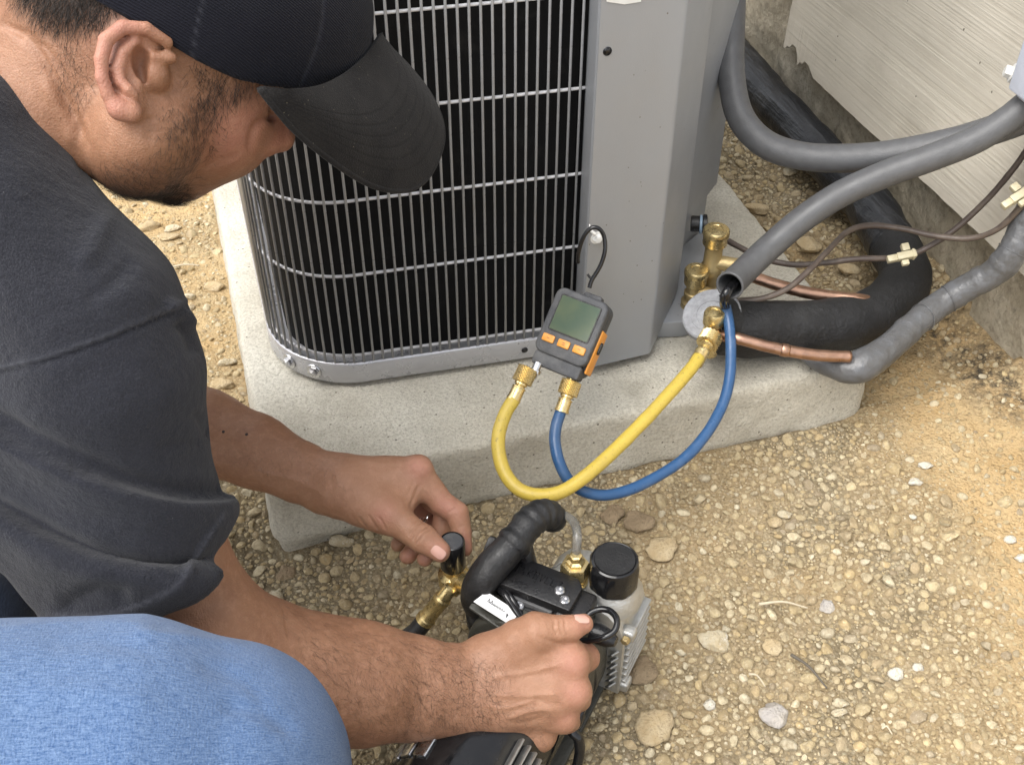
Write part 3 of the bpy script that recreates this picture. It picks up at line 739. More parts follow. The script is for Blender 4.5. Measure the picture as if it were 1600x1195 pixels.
def board(y0, y1, z0, z1, chip):
    ys = np.linspace(y0, y1, int((y1-y0)/.006)); n = len(ys)
    jag = .0007*fbm(np.c_[ys, 0*ys, 0*ys], 40, 3)
    if chip: jag = jag+np.where(ys > 1.315, .012*np.clip((ys-1.315)/.02, 0, 1)+.007*np.round(2*fbm(np.c_[ys, 0*ys+3, 0*ys], 55, 2)), 0)
    xf, th = WALLX-.022, .010
    rows = [(xf+th, z0), (xf, z0), (xf, z0+.0015), (xf+.003, z0+.06), (xf+.006, z0+.11), (xf+.009, z1), (xf+.009+th, z1)]
    V = np.concatenate([np.c_[np.full(n, a), ys, np.full(n, b)+(jag if k < 3 else 0)] for k, (a, b) in enumerate(rows)]); m = len(rows)
    if chip:   # ragged far end of the board
        e = np.tile(np.arange(n) == n-1, m); V[e, 1] += .012*np.sin(V[e, 2]*60)
    F = [(i*n+j, i*n+j+1, (i+1)*n+j+1, (i+1)*n+j) for i in range(m-1) for j in range(n-1)]
    F += [tuple(i*n for i in range(m)), tuple(i*n+n-1 for i in range(m))[::-1]]
    return V, F
for k, (z0, z1) in enumerate(((.152, .66),)):
    V, F = board(.2, 1.412, z0, z1, k == 0); V[:, 0] -= .0005*k
    put('siding_board', (V, F), 'siding', wall, smooth=False)

# ------------------------------------------------------------------ outdoor condensing unit
unit = thing('condenser_unit', 'grey outdoor air conditioner condenser with wire grille and black coil', 'air conditioner', (.30, 1.2, PADZ))
YF, XL, RC = .922, .018, .094
def gpath(off=0.0, step=.004):
    pts = [(.336, YF-.0145-off)]; pts.append((XL+RC, YF-off))
    for k in range(1, 25):
        a = math.radians(270-90*k/24); pts.append((XL+RC+(RC+off)*math.cos(a), YF+RC+(RC+off)*math.sin(a)))
    pts.append((XL-off, 1.60)); return np.array(pts)
def along(path, s):
    d = np.r_[0, np.cumsum(np.linalg.norm(np.diff(path, axis=0), axis=1))]
    return np.stack([np.interp(s, d, path[:, 0]), np.interp(s, d, path[:, 1])], 1), d[-1]
g0 = gpath(); _, LG = along(g0, [0])
def sweep(path, prof):
    """prof: (outward offset, z) rows swept along the rounded plan path"""
    p = along(path, np.linspace(0, LG, 160))[0]; T = np.gradient(p, axis=0); T /= np.linalg.norm(T, axis=1)[:, None]; N = np.stack([-T[:, 1], T[:, 0]], 1)*1.0
    V = np.concatenate([np.c_[p+N*o, np.full(len(p), z)] for o, z in prof]); n = len(p); m = len(prof)
    F = [(i*n+j, i*n+j+1, (i+1)*n+j+1, (i+1)*n+j) for i in range(m-1) for j in range(n-1)]
    return V, F
N_sign = -1.0   # outward is to the left of travel for this path direction; checked below
tp = along(g0, np.array([.05, .06]))[0]; tt = nrm(tp[1]-tp[0]); N_sign = 1.0 if (-tt[1]*0+tt[0])*(-1) > 0 else -1.0
def off(prof): return [(-o if N_sign < 0 else o, z) for o, z in prof]
put('coil', sweep(g0, [(-.016, .10), (-.016, .95)]), 'coil_fins', unit)
vw = tube([(0, 0, .1185), (0, 0, .95)], .00135, 8); w0 = None
LVL = (.1255, .2295, .3165, .4085, .4985, .588, .678, .768, .858)
ps, _ = along(gpath(.0034), np.arange(.0035, LG, .01035))
for k, (x, y) in enumerate(ps):
    if w0 is None: w0 = put('grille_wire', vw, 'grille_paint', unit, local=True); o = w0
    else: o = w0.copy(); COL.objects.link(o); o.parent = unit
    o.location = (x-.30, y-1.2, -PADZ)
hp = along(g0, np.linspace(-.006, LG, 150))[0]
for zl in LVL:
    hz = np.c_[hp, np.full(len(hp), zl)]; hz[0, 0] += .003
    put('grille_hoop', tube(hz, .0017, 8), 'grille_paint_lit', unit)
rail = put('base_rail', sweep(g0, [(-.020, .1105), (-.004, .111), (-.0012, .113), (-.0004, .1155), (.0006, .1172), (.0034, .1178), (.0050, .1171), (.0055, .115), (.0055, .0922), (.0044, .0902), (-.006, .0900)]), 'rail_metal', unit)
put('base_pan', sweep(g0, [(-.009, .0905), (-.009, .0862), (-.03, .0860)]), 'black_plastic', unit)
def bolt(o, ax, r=.0052, par=None, m='steel', name='bolt'):
    ax = nrm(ax)
    h = join(lathe([(r*1.55, 0), (r*1.6, .0008), (r*1.5, .0016), (r*.9, .0018)], o, ax, 24), lathe([(r*.95, .0016), (r, .002), (r, .0052), (r*.8, .0062)], o, ax, 6), lathe([(r*.55, .0060), (r*.5, .0066)], o, ax, 16))
    return put(name, h, m, par, angle=35)
for (bx, by) in ((454, 562), (491, 578)):
    q = PZ(bx, by, .104); c = np.array([XL+RC, YF+RC]); n2 = nrm(q[:2]-c); p2 = c+n2*(RC+.0055)
    bolt((p2[0], p2[1], .1035), (n2[0], n2[1], 0), .0056, unit)
put('rail_hole', lathe([(.0036, 0), (.0036, .0004)], (.281, YF-.0109-.0059, .1035), (0, -1, 0), 18), 'black_plastic', unit)
# corner posts and service panels (folded sheet)
def sheet(pts2, z0, z1, th=.0016):
    p = np.asarray(pts2, float); n = len(p); T = np.gradient(p, axis=0); T /= np.linalg.norm(T, axis=1)[:, None]; N = np.stack([T[:, 1], -T[:, 0]], 1)
    z0 = np.broadcast_to(z0, (n,)); V = np.concatenate([np.c_[p, z0], np.c_[p, np.full(n, z1)], np.c_[p-N*th, np.full(n, z1)], np.c_[p-N*th, z0]])
    F = []
    for j in range(n-1):
        for k in range(4): F.append((k*n+j, k*n+j+1, ((k+1) % 4)*n+j+1, ((k+1) % 4)*n+j))
    F += [(0, n, 2*n, 3*n)[::-1], (n-1, 2*n-1, 3*n-1, 4*n-1)]
    return V, F
def rounded(pts, r=.004, n=5):
    p = [np.asarray(q, float) for q in pts]; out = [p[0]]
    for a, b, c in zip(p[:-2], p[1:-1], p[2:]):
        u, v = nrm(a-b), nrm(c-b)
        for t in np.linspace(0, 1, n): out.append((1-t)**2*(b+u*r)+2*t*(1-t)*b+t*t*(b+v*r))
    out.append(p[-1]); return np.array(out)
put('grille_post', sheet(rounded([(.372, .990), (.3385, .9075), (.3335, .8705), (.3405, .8668)], .0025), .100, .95), 'cabinet_paint', unit, smooth=False)
put('dark_gap_filler', sheet([(.318, .9262), (.350, .9262), (.380, .985)], .088, .95), 'coil_fins', unit, smooth=False)  # added dark sheet closing the bright gap between coil and post
pA, pB, pC = (.3330, .8638), (.4155, .8680), (.4780, .9430)
q = rounded([pA, pB, pC, (.470, .958)], .0035, 6); zb = np.where(np.arange(len(q)) > len(q)-8, .112, .0965); zb = np.interp(q[:, 0], [.41, .4165, .45, .48], [.0965, .0975, .103, .122])
put('service_panel', sheet(q, zb, .95), 'cabinet_paint', unit, smooth=False)
put('valve_panel', sheet(rounded([(.470, .9585), (.4900, .9850), (.5810, 1.0760), (.578, 1.60)], .003), .165, .95), 'cabinet_paint', unit, smooth=False)
put('lower_valve_panel', sheet([(.448, .955), (.490, 1.000), (.574, 1.085)], .087, .18), 'cabinet_paint', unit, angle=40)
put('back_panel', sheet([(.578, 1.60), (XL-.004, 1.60)], .09, .95), 'cabinet_paint', unit)
put('top_cover', prism([(XL, YF+.02), (.333, YF-.012), (.41, .872), (.578, 1.08), (.578, 1.6), (XL, 1.6)], .03, .004, 2, trans(0, 0, .948)), 'cabinet_paint', unit, angle=40)
put('valve_shelf', prism([(.425, .905), (.468, .895), (.505, .905), (.575, 1.07), (.50, 1.02)], .022, .002, 2, trans(0, 0, .087)), 'cabinet_paint', unit, angle=40)
bolt(PY(932, 370, .8655), (0, -1, 0), .0046, unit, 'white_plastic')
put('panel_hole', lathe([(.0042, 0), (.0042, .0004)], PY(949, 80, .8642), (.05, -1, 0), 20), 'black_gloss', unit)
put('nail', tube(spline([PY(921, 350, .862), PY(923, 359, .860), PY(930, 366, .859)], 5), np.linspace(.0006, .0022, 11), 8), 'white_plastic', unit)
lb = [PY(944, -40, .8645), PY(1000, -45, .8662), PY(1001, 2, .8662), PY(975, 6, .8655), PY(947, 2, .8645)]
put('label_sticker', join(*[(np.array(lb)-np.array([0, .0012, 0])*k, [(0, 1, 2, 3, 4)]) for k in (1,)]), 'white_plastic', unit, smooth=False)

# brass service valves standing on the shelf
def valve(base, h, r, ang, name_label, nut=True, mat='brass_dull'):
    b0 = np.asarray(base, float)
    body = put('service_valve', join(lathe([(r*.95, 0), (r*1.15, .001), (r*1.15, .010), (r*.82, .012), (r*.80, h*.45), (r*.95, h*.50), (r*.95, h*.60), (r*.8, h*.63), (r*.78, h)], b0, (0, 0, 1), 20),
                                     tube([b0+[0, 0, h*.66], b0+np.array([math.cos(ang), math.sin(ang), 0])*r*2.3+[0, 0, h*.64]], r*.68, 16)), mat, unit, angle=40)
    put('valve_cap', lathe([(r*1.0, 0), (r*1.08, .0015), (r*1.08, .011), (r*1.16, .0125), (r*1.16, .0185), (r*1.05, .0205), (r*.55, .0215), (r*.5, .0208), (r*.25, .0212)], b0+[0, 0, h-.004], (0, 0, 1), 22), 'brass', body, angle=40)
    if nut: put('collar', lathe([(r*.72, 0), (r*.76, .001), (r*.76, .010), (r*.6, .0115)], b0+np.array([math.cos(ang), math.sin(ang), 0])*r*2.2+[0, 0, h*.64], (math.cos(ang), math.sin(ang), 0), 18), 'steel', body, angle=40)
    return body
v1 = PZ(1104, 468, .106); valve(v1, .082, .0128, math.radians(-28), '')
v2 = PZ(1081, 480, .106); valve(v2, .038, .0118, math.radians(-42), '')
v3 = PZ(1107, 552, .115); V3 = v3
body3 = put('service_valve', join(lathe([(.0088, 0), (.0095, .001), (.0095, .036), (.0082, .038), (.0082, .05)], v3, (0, 0, 1), 20), tube([v3+[0, 0, .018], v3+[.024, .004, .016]], .0050, 14)), 'brass', unit, angle=40)
put('valve_cap', lathe([(.0098, 0), (.0112, .0015), (.0112, .014), (.0100, .0165), (.006, .0175), (.0055, .0165), (.002, .017)], v3+[0, 0, .041], (0, 0, 1), 22), 'brass', body3, angle=40)
put('pipe_clamp', lathe([(.0085, -.004), (.0095, -.003), (.0095, .010), (.0085, .011)], PX(1117, 458, .515), (.8, -.5, -.1), 14), 'steel', unit, angle=40)
put('grommet', lathe([(.0085, 0), (.0095, .001), (.0095, .014), (.0115, .015), (.0115, .019), (.006, .020)], P(1079, 349, 1.33), nrm(RT*.97-UP*.05-FW*.15), 18), 'black_plastic', unit, angle=40)
put('grommet_ring', lathe([(.0098, 0), (.0112, .0005), (.0112, .003), (.0098, .0035)], P(1093, 350, 1.328), nrm(RT*.97-UP*.05-FW*.15), 18), 'bushing_blue', unit, angle=40)
# ------------------------------------------------------------------ pipes, conduits, wires
def PD(pts): return np.array([P(*p) for p in pts])
# black foam insulated suction line
pp = spline(PD([(1112, 503, 1.212), (1145, 512, 1.222), (1200, 513, 1.235), (1290, 510, 1.262), (1355, 496, 1.29), (1400, 465, 1.325), (1414, 428, 1.37), (1394, 382, 1.43), (1347, 305, 1.52), (1288, 225, 1.62), (1225, 142, 1.73), (1165, 60, 1.85), (1120, 0, 1.95)]), 14)
pp[:, 0] = np.minimum(pp[:, 0], WALLX-.040)
sl_ = thing('suction_line', 'thick black foam insulated pipe bending back along the foundation', 'insulated pipe', tuple(pp[0]))
iw = np.arange(len(pp)); rad = .0312+.0012*np.sin(iw*.37)*np.sin(iw*.11)
nb = 14*7
def rough_tube(path, r, seg, amp, sc, oct=4):
    V, F = tube(path, r, seg); c = np.repeat(path, seg, 0); d = V-c; d /= np.linalg.norm(d, axis=1)[:, None]+1e-9
    return V+d*(amp*fbm(V, sc, oct))[:, None], F
cols_pts = pp[nb-2:]
V, F = rough_tube(pp[:nb], rad[:nb], 48, .0011, 28); put('foam_insulation', (V, F), 'black_foam', sl_)
tape_r = .0305+.0012*(np.arange(len(cols_pts)) % 9 < 5)
V, F = rough_tube(cols_pts, tape_r, 40, .0016, 24); put('tape_wrap', (V, F), 'black_tape', sl_)
t0 = nrm(pp[0]-pp[2]); t0 = nrm(t0*.45+np.array([-.05, -.30, .85]))
put('foam_end', lathe([(.0250, -.016), (.0315, -.010), (.0318, -.001), (.0302, .0008), (.022, .0006), (.0215, .0012), (.0160, .0010), (.0155, .0002), (.008, .0004)], pp[0]+np.array([-.002, 0, .012]), t0, 40), 'foam_end', sl_, angle=40)
# grey taped liquid line with its drain elbow
gp = spline(PD([(1235, 540, 1.236), (1272, 562, 1.222), (1302, 571, 1.212), (1330, 575, 1.206), (1356, 566, 1.206), (1392, 540, 1.222), (1430, 505, 1.24), (1470, 474, 1.25), (1512, 448, 1.24), (1555, 424, 1.222), (1583, 392, 1.206), (1600, 352, 1.196), (1622, 300, 1.18), (1645, 235, 1.150), (1665, 170, 1.12)]), 14)
k = np.arange(len(gp)); gr = np.interp(k, [0, 14, 34, 60], [.004, .0095, .0150, .0150])+.0007*((k % 13) < 4)*(k > 78)+.0030*np.exp(-((k-52)/14.)**2)+.001*np.exp(-((k-136)/12.)**2)
gl = thing('taped_line', 'grey taped pipe rising from the slab corner towards the siding', 'wrapped pipe', tuple(gp[58]))
V, F = rough_tube(gp, gr, 32, .0007, 55); put('tape_wrap', (V, F), 'grey_tape', gl)
for kk in (88, 102, 140):
    put('tape_edge', tube(np.array([gp[kk]+(gr[kk]+.0006)*(math.cos(a)*nrm(np.cross(gp[kk+1]-gp[kk], [0, 0, 1]))+math.sin(a)*nrm(np.cross(np.cross(gp[kk+1]-gp[kk], [0, 0, 1]), gp[kk+1]-gp[kk])))+(gp[kk+1]-gp[kk])*1.2*math.sin(a) for a in np.linspace(0, 6.28, 30)]), .0006, 6, False), 'grey_tape', gl)
# bare copper
c2 = spline(PD([(1120, 523, 1.196), (1148, 527, 1.183), (1200, 541, 1.182), (1245, 550, 1.184), (1285, 555, 1.187), (1328, 557, 1.190)]), 10)
c2t = thing('copper_pipe', 'bare copper pipe passing in front of the thick black pipe', 'copper pipe', tuple(c2[0]), group='bare copper pipes')
put('pipe', rough_tube(c2, .0063, 20, .00025, 60), 'copper', c2t)
put('solder_joint', lathe([(.0064, 0), (.0072, .0015), (.0072, .008), (.0064, .0095)], c2[24], nrm(c2[26]-c2[23]), 20), 'copper', c2t)
c1 = spline(PD([(1140, 413, 1.272), (1172, 430, 1.27), (1215, 445, 1.268), (1262, 457, 1.268), (1305, 463, 1.268), (1345, 468, 1.268), (1380, 476, 1.29)]), 10)
c1t = thing('copper_pipe', 'bare copper pipe running behind the thick black pipe', 'copper pipe', tuple(c1[0]), group='bare copper pipes')
put('pipe', rough_tube(c1, .0068, 20, .00025, 60), 'copper', c1t)
# grey liquid-tight conduits
ca = spline(PD([(1152, -190, 1.16), (1146, -60, 1.215), (1142, 60, 1.24), (1143, 120, 1.24), (1156, 180, 1.235), (1192, 222, 1.225), (1245, 242, 1.215), (1310, 247, 1.205), (1390, 241, 1.19), (1470, 226, 1.175), (1545, 205, 1.158), (1600, 186, 1.145), (1650, 165, 1.13)]), 14)
cat_ = thing('electrical_conduit', 'grey conduit hanging down along the unit and looping up to the wall box', 'conduit', tuple(ca[0]), group='grey electrical conduits')
put('conduit', rough_tube(ca, .0152, 32, .0003, 40), 'conduit_grey', cat_)
cb_ = spline(PD([(1140, 446, 1.150), (1162, 424, 1.176), (1200, 388, 1.192), (1250, 345, 1.190), (1310, 305, 1.18), (1380, 273, 1.168), (1450, 248, 1.156), (1520, 220, 1.142), (1570, 190, 1.132), (1602, 165, 1.127)]), 14)
cbt = thing('electrical_conduit', 'grey conduit with an open cut end above the brass valves', 'conduit', tuple(cb_[0]), group='grey electrical conduits')
def pipe_hollow(path, ro, ri, seg=32):
    V, F = tube(path, ro, seg, False); V2, F2 = tube(path, ri, seg, False); n = len(path); o = len(V)
    F = F+[tuple(i+o for i in f[::-1]) for f in F2]+[(j, o+j, o+(j+1) % seg, (j+1) % seg) for j in range(seg)]
    return np.concatenate([V, V2]), F
cbr = np.r_[np.array([.0150, .0148, .0145]), np.full(len(cb_)-3, .0142)]
put('conduit', pipe_hollow(cb_, cbr, cbr-.0022), 'conduit_grey', cbt)
for k_, off_ in ((0, (0, 0)), (1, (5, 2)), (2, (-4, 3))):
    pth = spline(PD([(1133+off_[0]*.8, 480, 1.170), (1132+off_[0], 466+off_[1]*.5, 1.150), (1140+off_[0], 448+off_[1], 1.150), (1168+off_[0], 420+off_[1], 1.180)]), 6)
    if k_: put('wire', tube(pth, .0022, 8), 'black_gloss', cbt)
# two brown control wires with crimp connectors
def wire(pts, name, label, r=.0034):
    p = spline(PD(pts), 14); t = thing('control_wire', label, 'wire', tuple(p[0]), group='brown control wires'); put('sheath', rough_tube(p, r, 10, .0003, 60), 'wire_brown', t); return t, p
w1, p1 = wire([(1090, 349, 1.328), (1112, 360, 1.32), (1150, 383, 1.30), (1195, 404, 1.285), (1240, 413, 1.275), (1290, 410, 1.268), (1340, 404, 1.262), (1392, 403, 1.26), (1412, 400, 1.26), (1440, 391, 1.26), (1487, 362, 1.25), (1540, 314, 1.225), (1580, 268, 1.20), (1612, 222, 1.175), (1640, 170, 1.14)], 'w', 'brown wire with a cream connector lying over the black pipe')
w2, p2 = wire([(1128, 474, 1.222), (1150, 470, 1.22), (1190, 466, 1.215), (1228, 452, 1.215), (1262, 424, 1.222), (1292, 393, 1.235), (1325, 361, 1.25), (1362, 352, 1.255), (1410, 357, 1.25), (1460, 368, 1.238), (1515, 372, 1.222), (1558, 358, 1.20), (1592, 326, 1.18), (1612, 300, 1.165), (1640, 240, 1.14), (1655, 180, 1.12)], 'w', 'brown wire arching over the black pipe and down to the taped line')
def connector(c, ax, up, par):
    ax = nrm(ax); up = nrm(up-ax*(up @ ax)); sd = np.cross(ax, up); M = frame(c, ax, sd, up)
    put('connector', join(rbox((.022, .0085, .009), .0012, 2, M), rbox((.011, .0075, .0075), .001, 2, M @ trans(-.016, 0, -.001)), rbox((.0085, .009, .0075), .001, 2, M @ trans(.002, -.010, -.001)), rbox((.008, .006, .006), .001, 2, M @ trans(-.004, .0085, .001)), rbox((.003, .010, .0105), .0005, 1, M @ trans(.008, 0, 0))), 'ivory_plastic', par, angle=40)
connector(P(1416, 399, 1.252), RT*.9+UP*.18, UP*.3-FW*.9, w1)
connector(P(1594, 305, 1.165), RT*.8+UP*.5, UP*.4-FW*.8, w2)
# wall box at the right edge
bx = thing('disconnect_box', 'pale blue white electrical box on the siding at the right edge', 'electrical box', tuple(PX(1620, 80, .79)))
yA = PX(1577, 140, .775)[1]
bo = PX(1590, 160, .775)
put('enclosure', rbox((.07, .12, .26), .006, 3, trans(.805, bo[1]-.056, bo[2]+.135)), 'box_paint', bx, angle=40)
put('lid', rbox((.006, .126, .25), .003, 2, trans(.766, bo[1]-.056, bo[2]+.138)), 'box_paint', bx, angle=40)
s_ = PX(1580, 116, .772)
put('screw', lathe([(.0085, 0), (.0098, .001), (.0098, .0035), (.0062, .004), (.0062, .0095), (.005, .0105)], s_+[.004, .0, 0], (-.75, .45, .2), 6), 'white_plastic', bx, angle=35)

# ------------------------------------------------------------------ digital vacuum gauge and its hoses
TC = -FW
e1 = nrm(RT*math.cos(.40)-UP*math.sin(.40)); e2 = nrm(RT*math.sin(.38)+UP*math.cos(.38)); e2 = nrm(e2-e1*(e1 @ e2))
yw = math.radians(20); ux = nrm(e1*math.cos(yw)+TC*math.sin(yw)); un = nrm(TC*math.cos(yw)-e1*math.sin(yw)); uy = np.cross(un, ux)
GC = P(889, 517, 1.085)
GM = frame(GC, ux, uy, un)
ga = thing('vacuum_gauge', 'black and orange digital gauge with a blank green screen hung against the unit', 'digital gauge', tuple(GC))
gw, gh, gt = .0565, .0770, .030
put('body', prism(rrect(gw-.002, gh, .009), gt*.55, .003, 3, GM @ trans(0, 0, -gt)), 'gauge_rubber', ga, angle=40)
fr = prism([(x, y) for x, y in rrect(gw, gh-.010, .0085)], .012, .0024, 3, GM @ trans(0, .005, -.0125)); put('front_bezel', fr, 'gauge_rubber', ga, angle=40)
put('bottom_boot', prism([(x*(1-.04), y) for x, y in rrect(gw-.003, .014, .003)], .018, .002, 2, GM @ trans(0, -.0345, -.021)), 'gauge_rubber', ga, angle=40)
put('screen_frame', prism(rrect(.0440, .0375, .0022), .0012, .0004, 1, GM @ trans(.0005, .0135, -.0010)), 'black_plastic', ga, angle=40)
put('screen', prism(rrect(.0415, .0350, .0016), .0010, .0003, 1, GM @ trans(.0005, .0135, -.0003)), 'lcd', ga, angle=40)
bt = None
for k in range(3):
    bt = put('button', prism(rrect(.0128, .0076, .0014), .0024, .0008, 2, GM @ trans(-.0165+.0168*k, -.0135, -.0008)), 'orange_plastic', ga, angle=40)
    mk = [prism(rrect(.0030, .0006, .0002), .0003, 0, 1, GM @ trans(-.0165+.0168*k, -.0135+dy, .0016)) for dy in ((0,), (-.0009, .0009), (.0007,))[k]]
    put('symbol', join(*mk), simple('button_mark', (.30, .11, .02), .5).m if 'button_mark' not in MATS else 'button_mark', bt, smooth=False)
put('side_grip', prism([(-.032, -.0095), (.012, -.0095), (.013, .0095), (-.032, .0095)], .0022, .0008, 2, GM @ frame((gw/2-.0008, .0, -.0185), (0, 1, 0), (0, 0, 1), (1, 0, 0))), 'orange_plastic', ga, angle=40)
put('side_button', prism(rrect(.0125, .0058, .0028), .0028, .0008, 2, GM @ frame((gw/2+.0008, -.004, -.018), (0, 1, 0), (0, 0, 1), (1, 0, 0))), 'black_rubber', ga, angle=40)
put('hook_mount', prism(rrect(.020, .008, .003), .010, .0015, 2, GM @ trans(.004, gh/2+.001, -.024)), 'gauge_rubber', ga, angle=40)
lp = spline(PD([(921, 449, 1.090), (925, 437, 1.088), (938, 415, 1.083), (945, 392, 1.078), (944, 370, 1.074), (936, 357, 1.070), (924, 356, 1.070), (913, 368, 1.074), (906, 386, 1.080), (903, 402, 1.086), (903, 410, 1.09)]), 8)
put('hanging_loop', tube(lp, .0021, 10), 'black_gloss', ga)
lp2 = spline(PD([(918, 428, 1.088), (923, 434, 1.088), (928, 432, 1.087)]), 5); put('loop_crimp', tube(lp2, .0012, 8), 'black_gloss', ga)
put('port', lathe([(.0042, 0), (.0042, .007), (.0060, .0075), (.0060, .011), (.0036, .0115), (.0036, .016)], P(842, 566, 1.093), nrm(-RT*.38-UP*.9-FW*.0), 18), 'steel', ga, angle=40)
put('port', lathe([(.0046, 0), (.0046, .010)], P(893, 590, 1.093), nrm(-RT*.12-UP*.95), 18), 'brass', ga, angle=40)

def hose(name, label, pts, r, mat, a_from, a_to, m2='brass', grp='coloured refrigerant hoses', seg=24):
    """hose body plus knurled nut and crimp ferrule at its gauge end"""
    p = spline(PD(pts), 14); t = thing(name, label, 'hose', tuple(p[len(p)//2]), group=grp)
    put('tube', rough_tube(p, r, seg, .00025, 50), mat, t)
    A, B = P(*a_from), P(*a_to); ax = nrm(B-A); L = np.linalg.norm(B-A)
    put('knurled_nut', knurl(A, ax, .0098, L*.50, 36, 11, .00055), m2, t, smooth=False)
    put('ferrule', lathe([(.0050, L*.46), (.0066, L*.50), (.0066, L*.56), (.0050, L*.58), (.0054, L*.62), (.0072, L*.64), (.0072, L*.67), (.0066, L*.68), (.0068, L*1.0), (.0074, L*1.0), (.0074, L*1.06), (.006, L*1.07)], A, ax, 24), m2, t, angle=35)
    return t, p
yt, yp = hose('yellow_hose', 'yellow hose looping from the gauge up to the front brass valve', [(803, 623, 1.085), (790, 645, 1.083), (779, 680, 1.077), (781, 715, 1.070), (793, 745, 1.064), (815, 766, 1.060), (845, 773, 1.058), (878, 767, 1.06), (915, 743, 1.067), (960, 703, 1.083), (1010, 653, 1.105), (1055, 604, 1.13), (1080, 575, 1.148), (1092, 558, 1.158)], .0067, 'yellow_hose', (826, 574, 1.090), (803, 622, 1.086))
A, B = P(1113, 524, 1.182), P(1088, 565, 1.160); ax = nrm(B-A); L = np.linalg.norm(B-A)
put('knurled_nut', knurl(A, ax, .0118, L*.36, 36, 9, .0006), 'brass', yt, smooth=False)
put('ferrule', lathe([(.0060, L*.34), (.0085, L*.38), (.0085, L*.44), (.0055, L*.48), (.0060, L*.60), (.0078, L*.62), (.0078, L*.70), (.0074, L*.72), (.0076, L*1.05), (.006, L*1.06)], A, ax, 24), 'brass', yt, angle=35)
bt_, bp = hose('blue_hose', 'blue hose hanging from the gauge up into the open grey conduit', [(877, 640, 1.088), (869, 665, 1.086), (867, 690, 1.083), (874, 722, 1.080), (889, 750, 1.080), (912, 767, 1.082), (945, 773, 1.088), (985, 764, 1.097), (1030, 742, 1.108), (1072, 713, 1.12), (1105, 675, 1.133), (1129, 632, 1.148), (1140, 590, 1.16), (1142, 550, 1.17), (1140, 512, 1.176), (1134, 478, 1.182)], .0056, 'hose_blue', (894, 594, 1.090), (878, 640, 1.088))
put('end_sleeve', tube(spline(PD([(1134, 481, 1.188), (1131, 469, 1.160), (1135, 456, 1.148), (1150, 438, 1.165)]), 6), .0048, 14), 'black_gloss', bt_)

# ------------------------------------------------------------------ vacuum pump (local frame: x across, y along the shaft, z up)
PO = PZ(850, 1130, .07)*np.array([1, 1, 0]); PAZ = math.radians(43)
pump = thing('vacuum_pump', 'portable vacuum pump with black handle, cast metal reservoir and finned motor', 'vacuum pump', tuple(PO), -PAZ)
PM = root_matrix(pump)
def L2W(p): p = np.asarray(p, float); return p @ PM[:3, :3].T + PM[:3, 3]
def pp_(name, VF, m, par=None, angle=40, smooth=True): return put(name, VF, m, par or pump, smooth, True, angle)
cxm, zm, Rm = -.036, .066, .054
YAX = np.array([0, 1., 0]); 
pp_('motor_body', lathe([(Rm*.6, -.15), (Rm*.92, -.145), (Rm, -.14), (Rm, .066)], (cxm, 0, zm), YAX, 48), 'black_gloss')
fin = rbox((.0028, .104, .0080), .0008, 1)
f0 = None
for k in range(14):
    a = math.radians(-50+k*(280/36.)); c = np.array([cxm+(Rm+.0030)*math.cos(a), -.094, zm+(Rm+.0020)*math.sin(a)])
    if c[2] < .012: continue
    if f0 is None: f0 = pp_('cooling_fin', fin, 'fin_aluminium'); o = f0
    else: o = f0.copy(); COL.objects.link(o); o.parent = pump
    o.location = c; o.rotation_euler = (0, math.pi/2-a, 0)
for a in (120, 137, 156):
    q_ = math.radians(a); pp_('motor_strip', rbox((.003, .095, .013), .001, 2, trans(cxm+(Rm+.001)*math.cos(q_), -.045, zm+(Rm+.001)*math.sin(q_)) @ np.array(Matrix.Rotation(-q_, 4, 'Y'))), 'steel')
def bell(y0, y1, w, d, m, name):
    pts = [(cxm+w*math.copysign(abs(math.cos(t))**.72, math.cos(t)), zm+d*math.copysign(abs(math.sin(t))**.8, math.sin(t))) for t in np.linspace(0, 2*math.pi, 56, endpoint=False)]
    return pp_(name, prism(pts, y1-y0, .004, 3, frame((0, y1, 0), (1, 0, 0), (0, 0, 1), (0, -1, 0))), m)
bell(.036, .086, .0575, .0640, 'dark_bell', 'end_bell')
bell(-.140, -.126, .0625, .0625, 'black_gloss', 'fan_shroud')
bell(-.19, -.141, .060, .060, 'black_plastic', 'fan_cover')
pp_('bell_rib', prism([(cxm+.0590*math.cos(t), zm+.0655*math.sin(t)) for t in np.linspace(0, 2*math.pi, 48, endpoint=False)], .004, .0012, 2, frame((0, .060, 0), (1, 0, 0), (0, 0, 1), (0, -1, 0))), 'black_rubber')
# base plate with feet
pp_('base_plate', prism(rrect(.098, .250, .012), .006, .0015, 2, trans(-.030, 0, .008)), 'dark_bell')
for (fx, fy) in ((.012, .105), (-.072, .105), (.012, -.10), (-.072, -.10)):
    pp_('rubber_foot', lathe([(.010, -.004), (.0115, -.003), (.010, .008)], (fx, fy, .001), (0, 0, 1), 18), 'black_rubber')
# capacitor tube low on the near left side
pp_('capacitor', lathe([(.014, 0), (.0185, .003), (.0185, .085), (.0165, .088), (.0165, .094), (.012, .096)], (-.088, -.115, .036), YAX, 32), 'black_gloss')
pp_('capacitor_strap', lathe([(.0190, 0), (.0194, .0006), (.0194, .012), (.0190, .0126)], (-.088, -.070, .036), YAX, 32), 'steel')
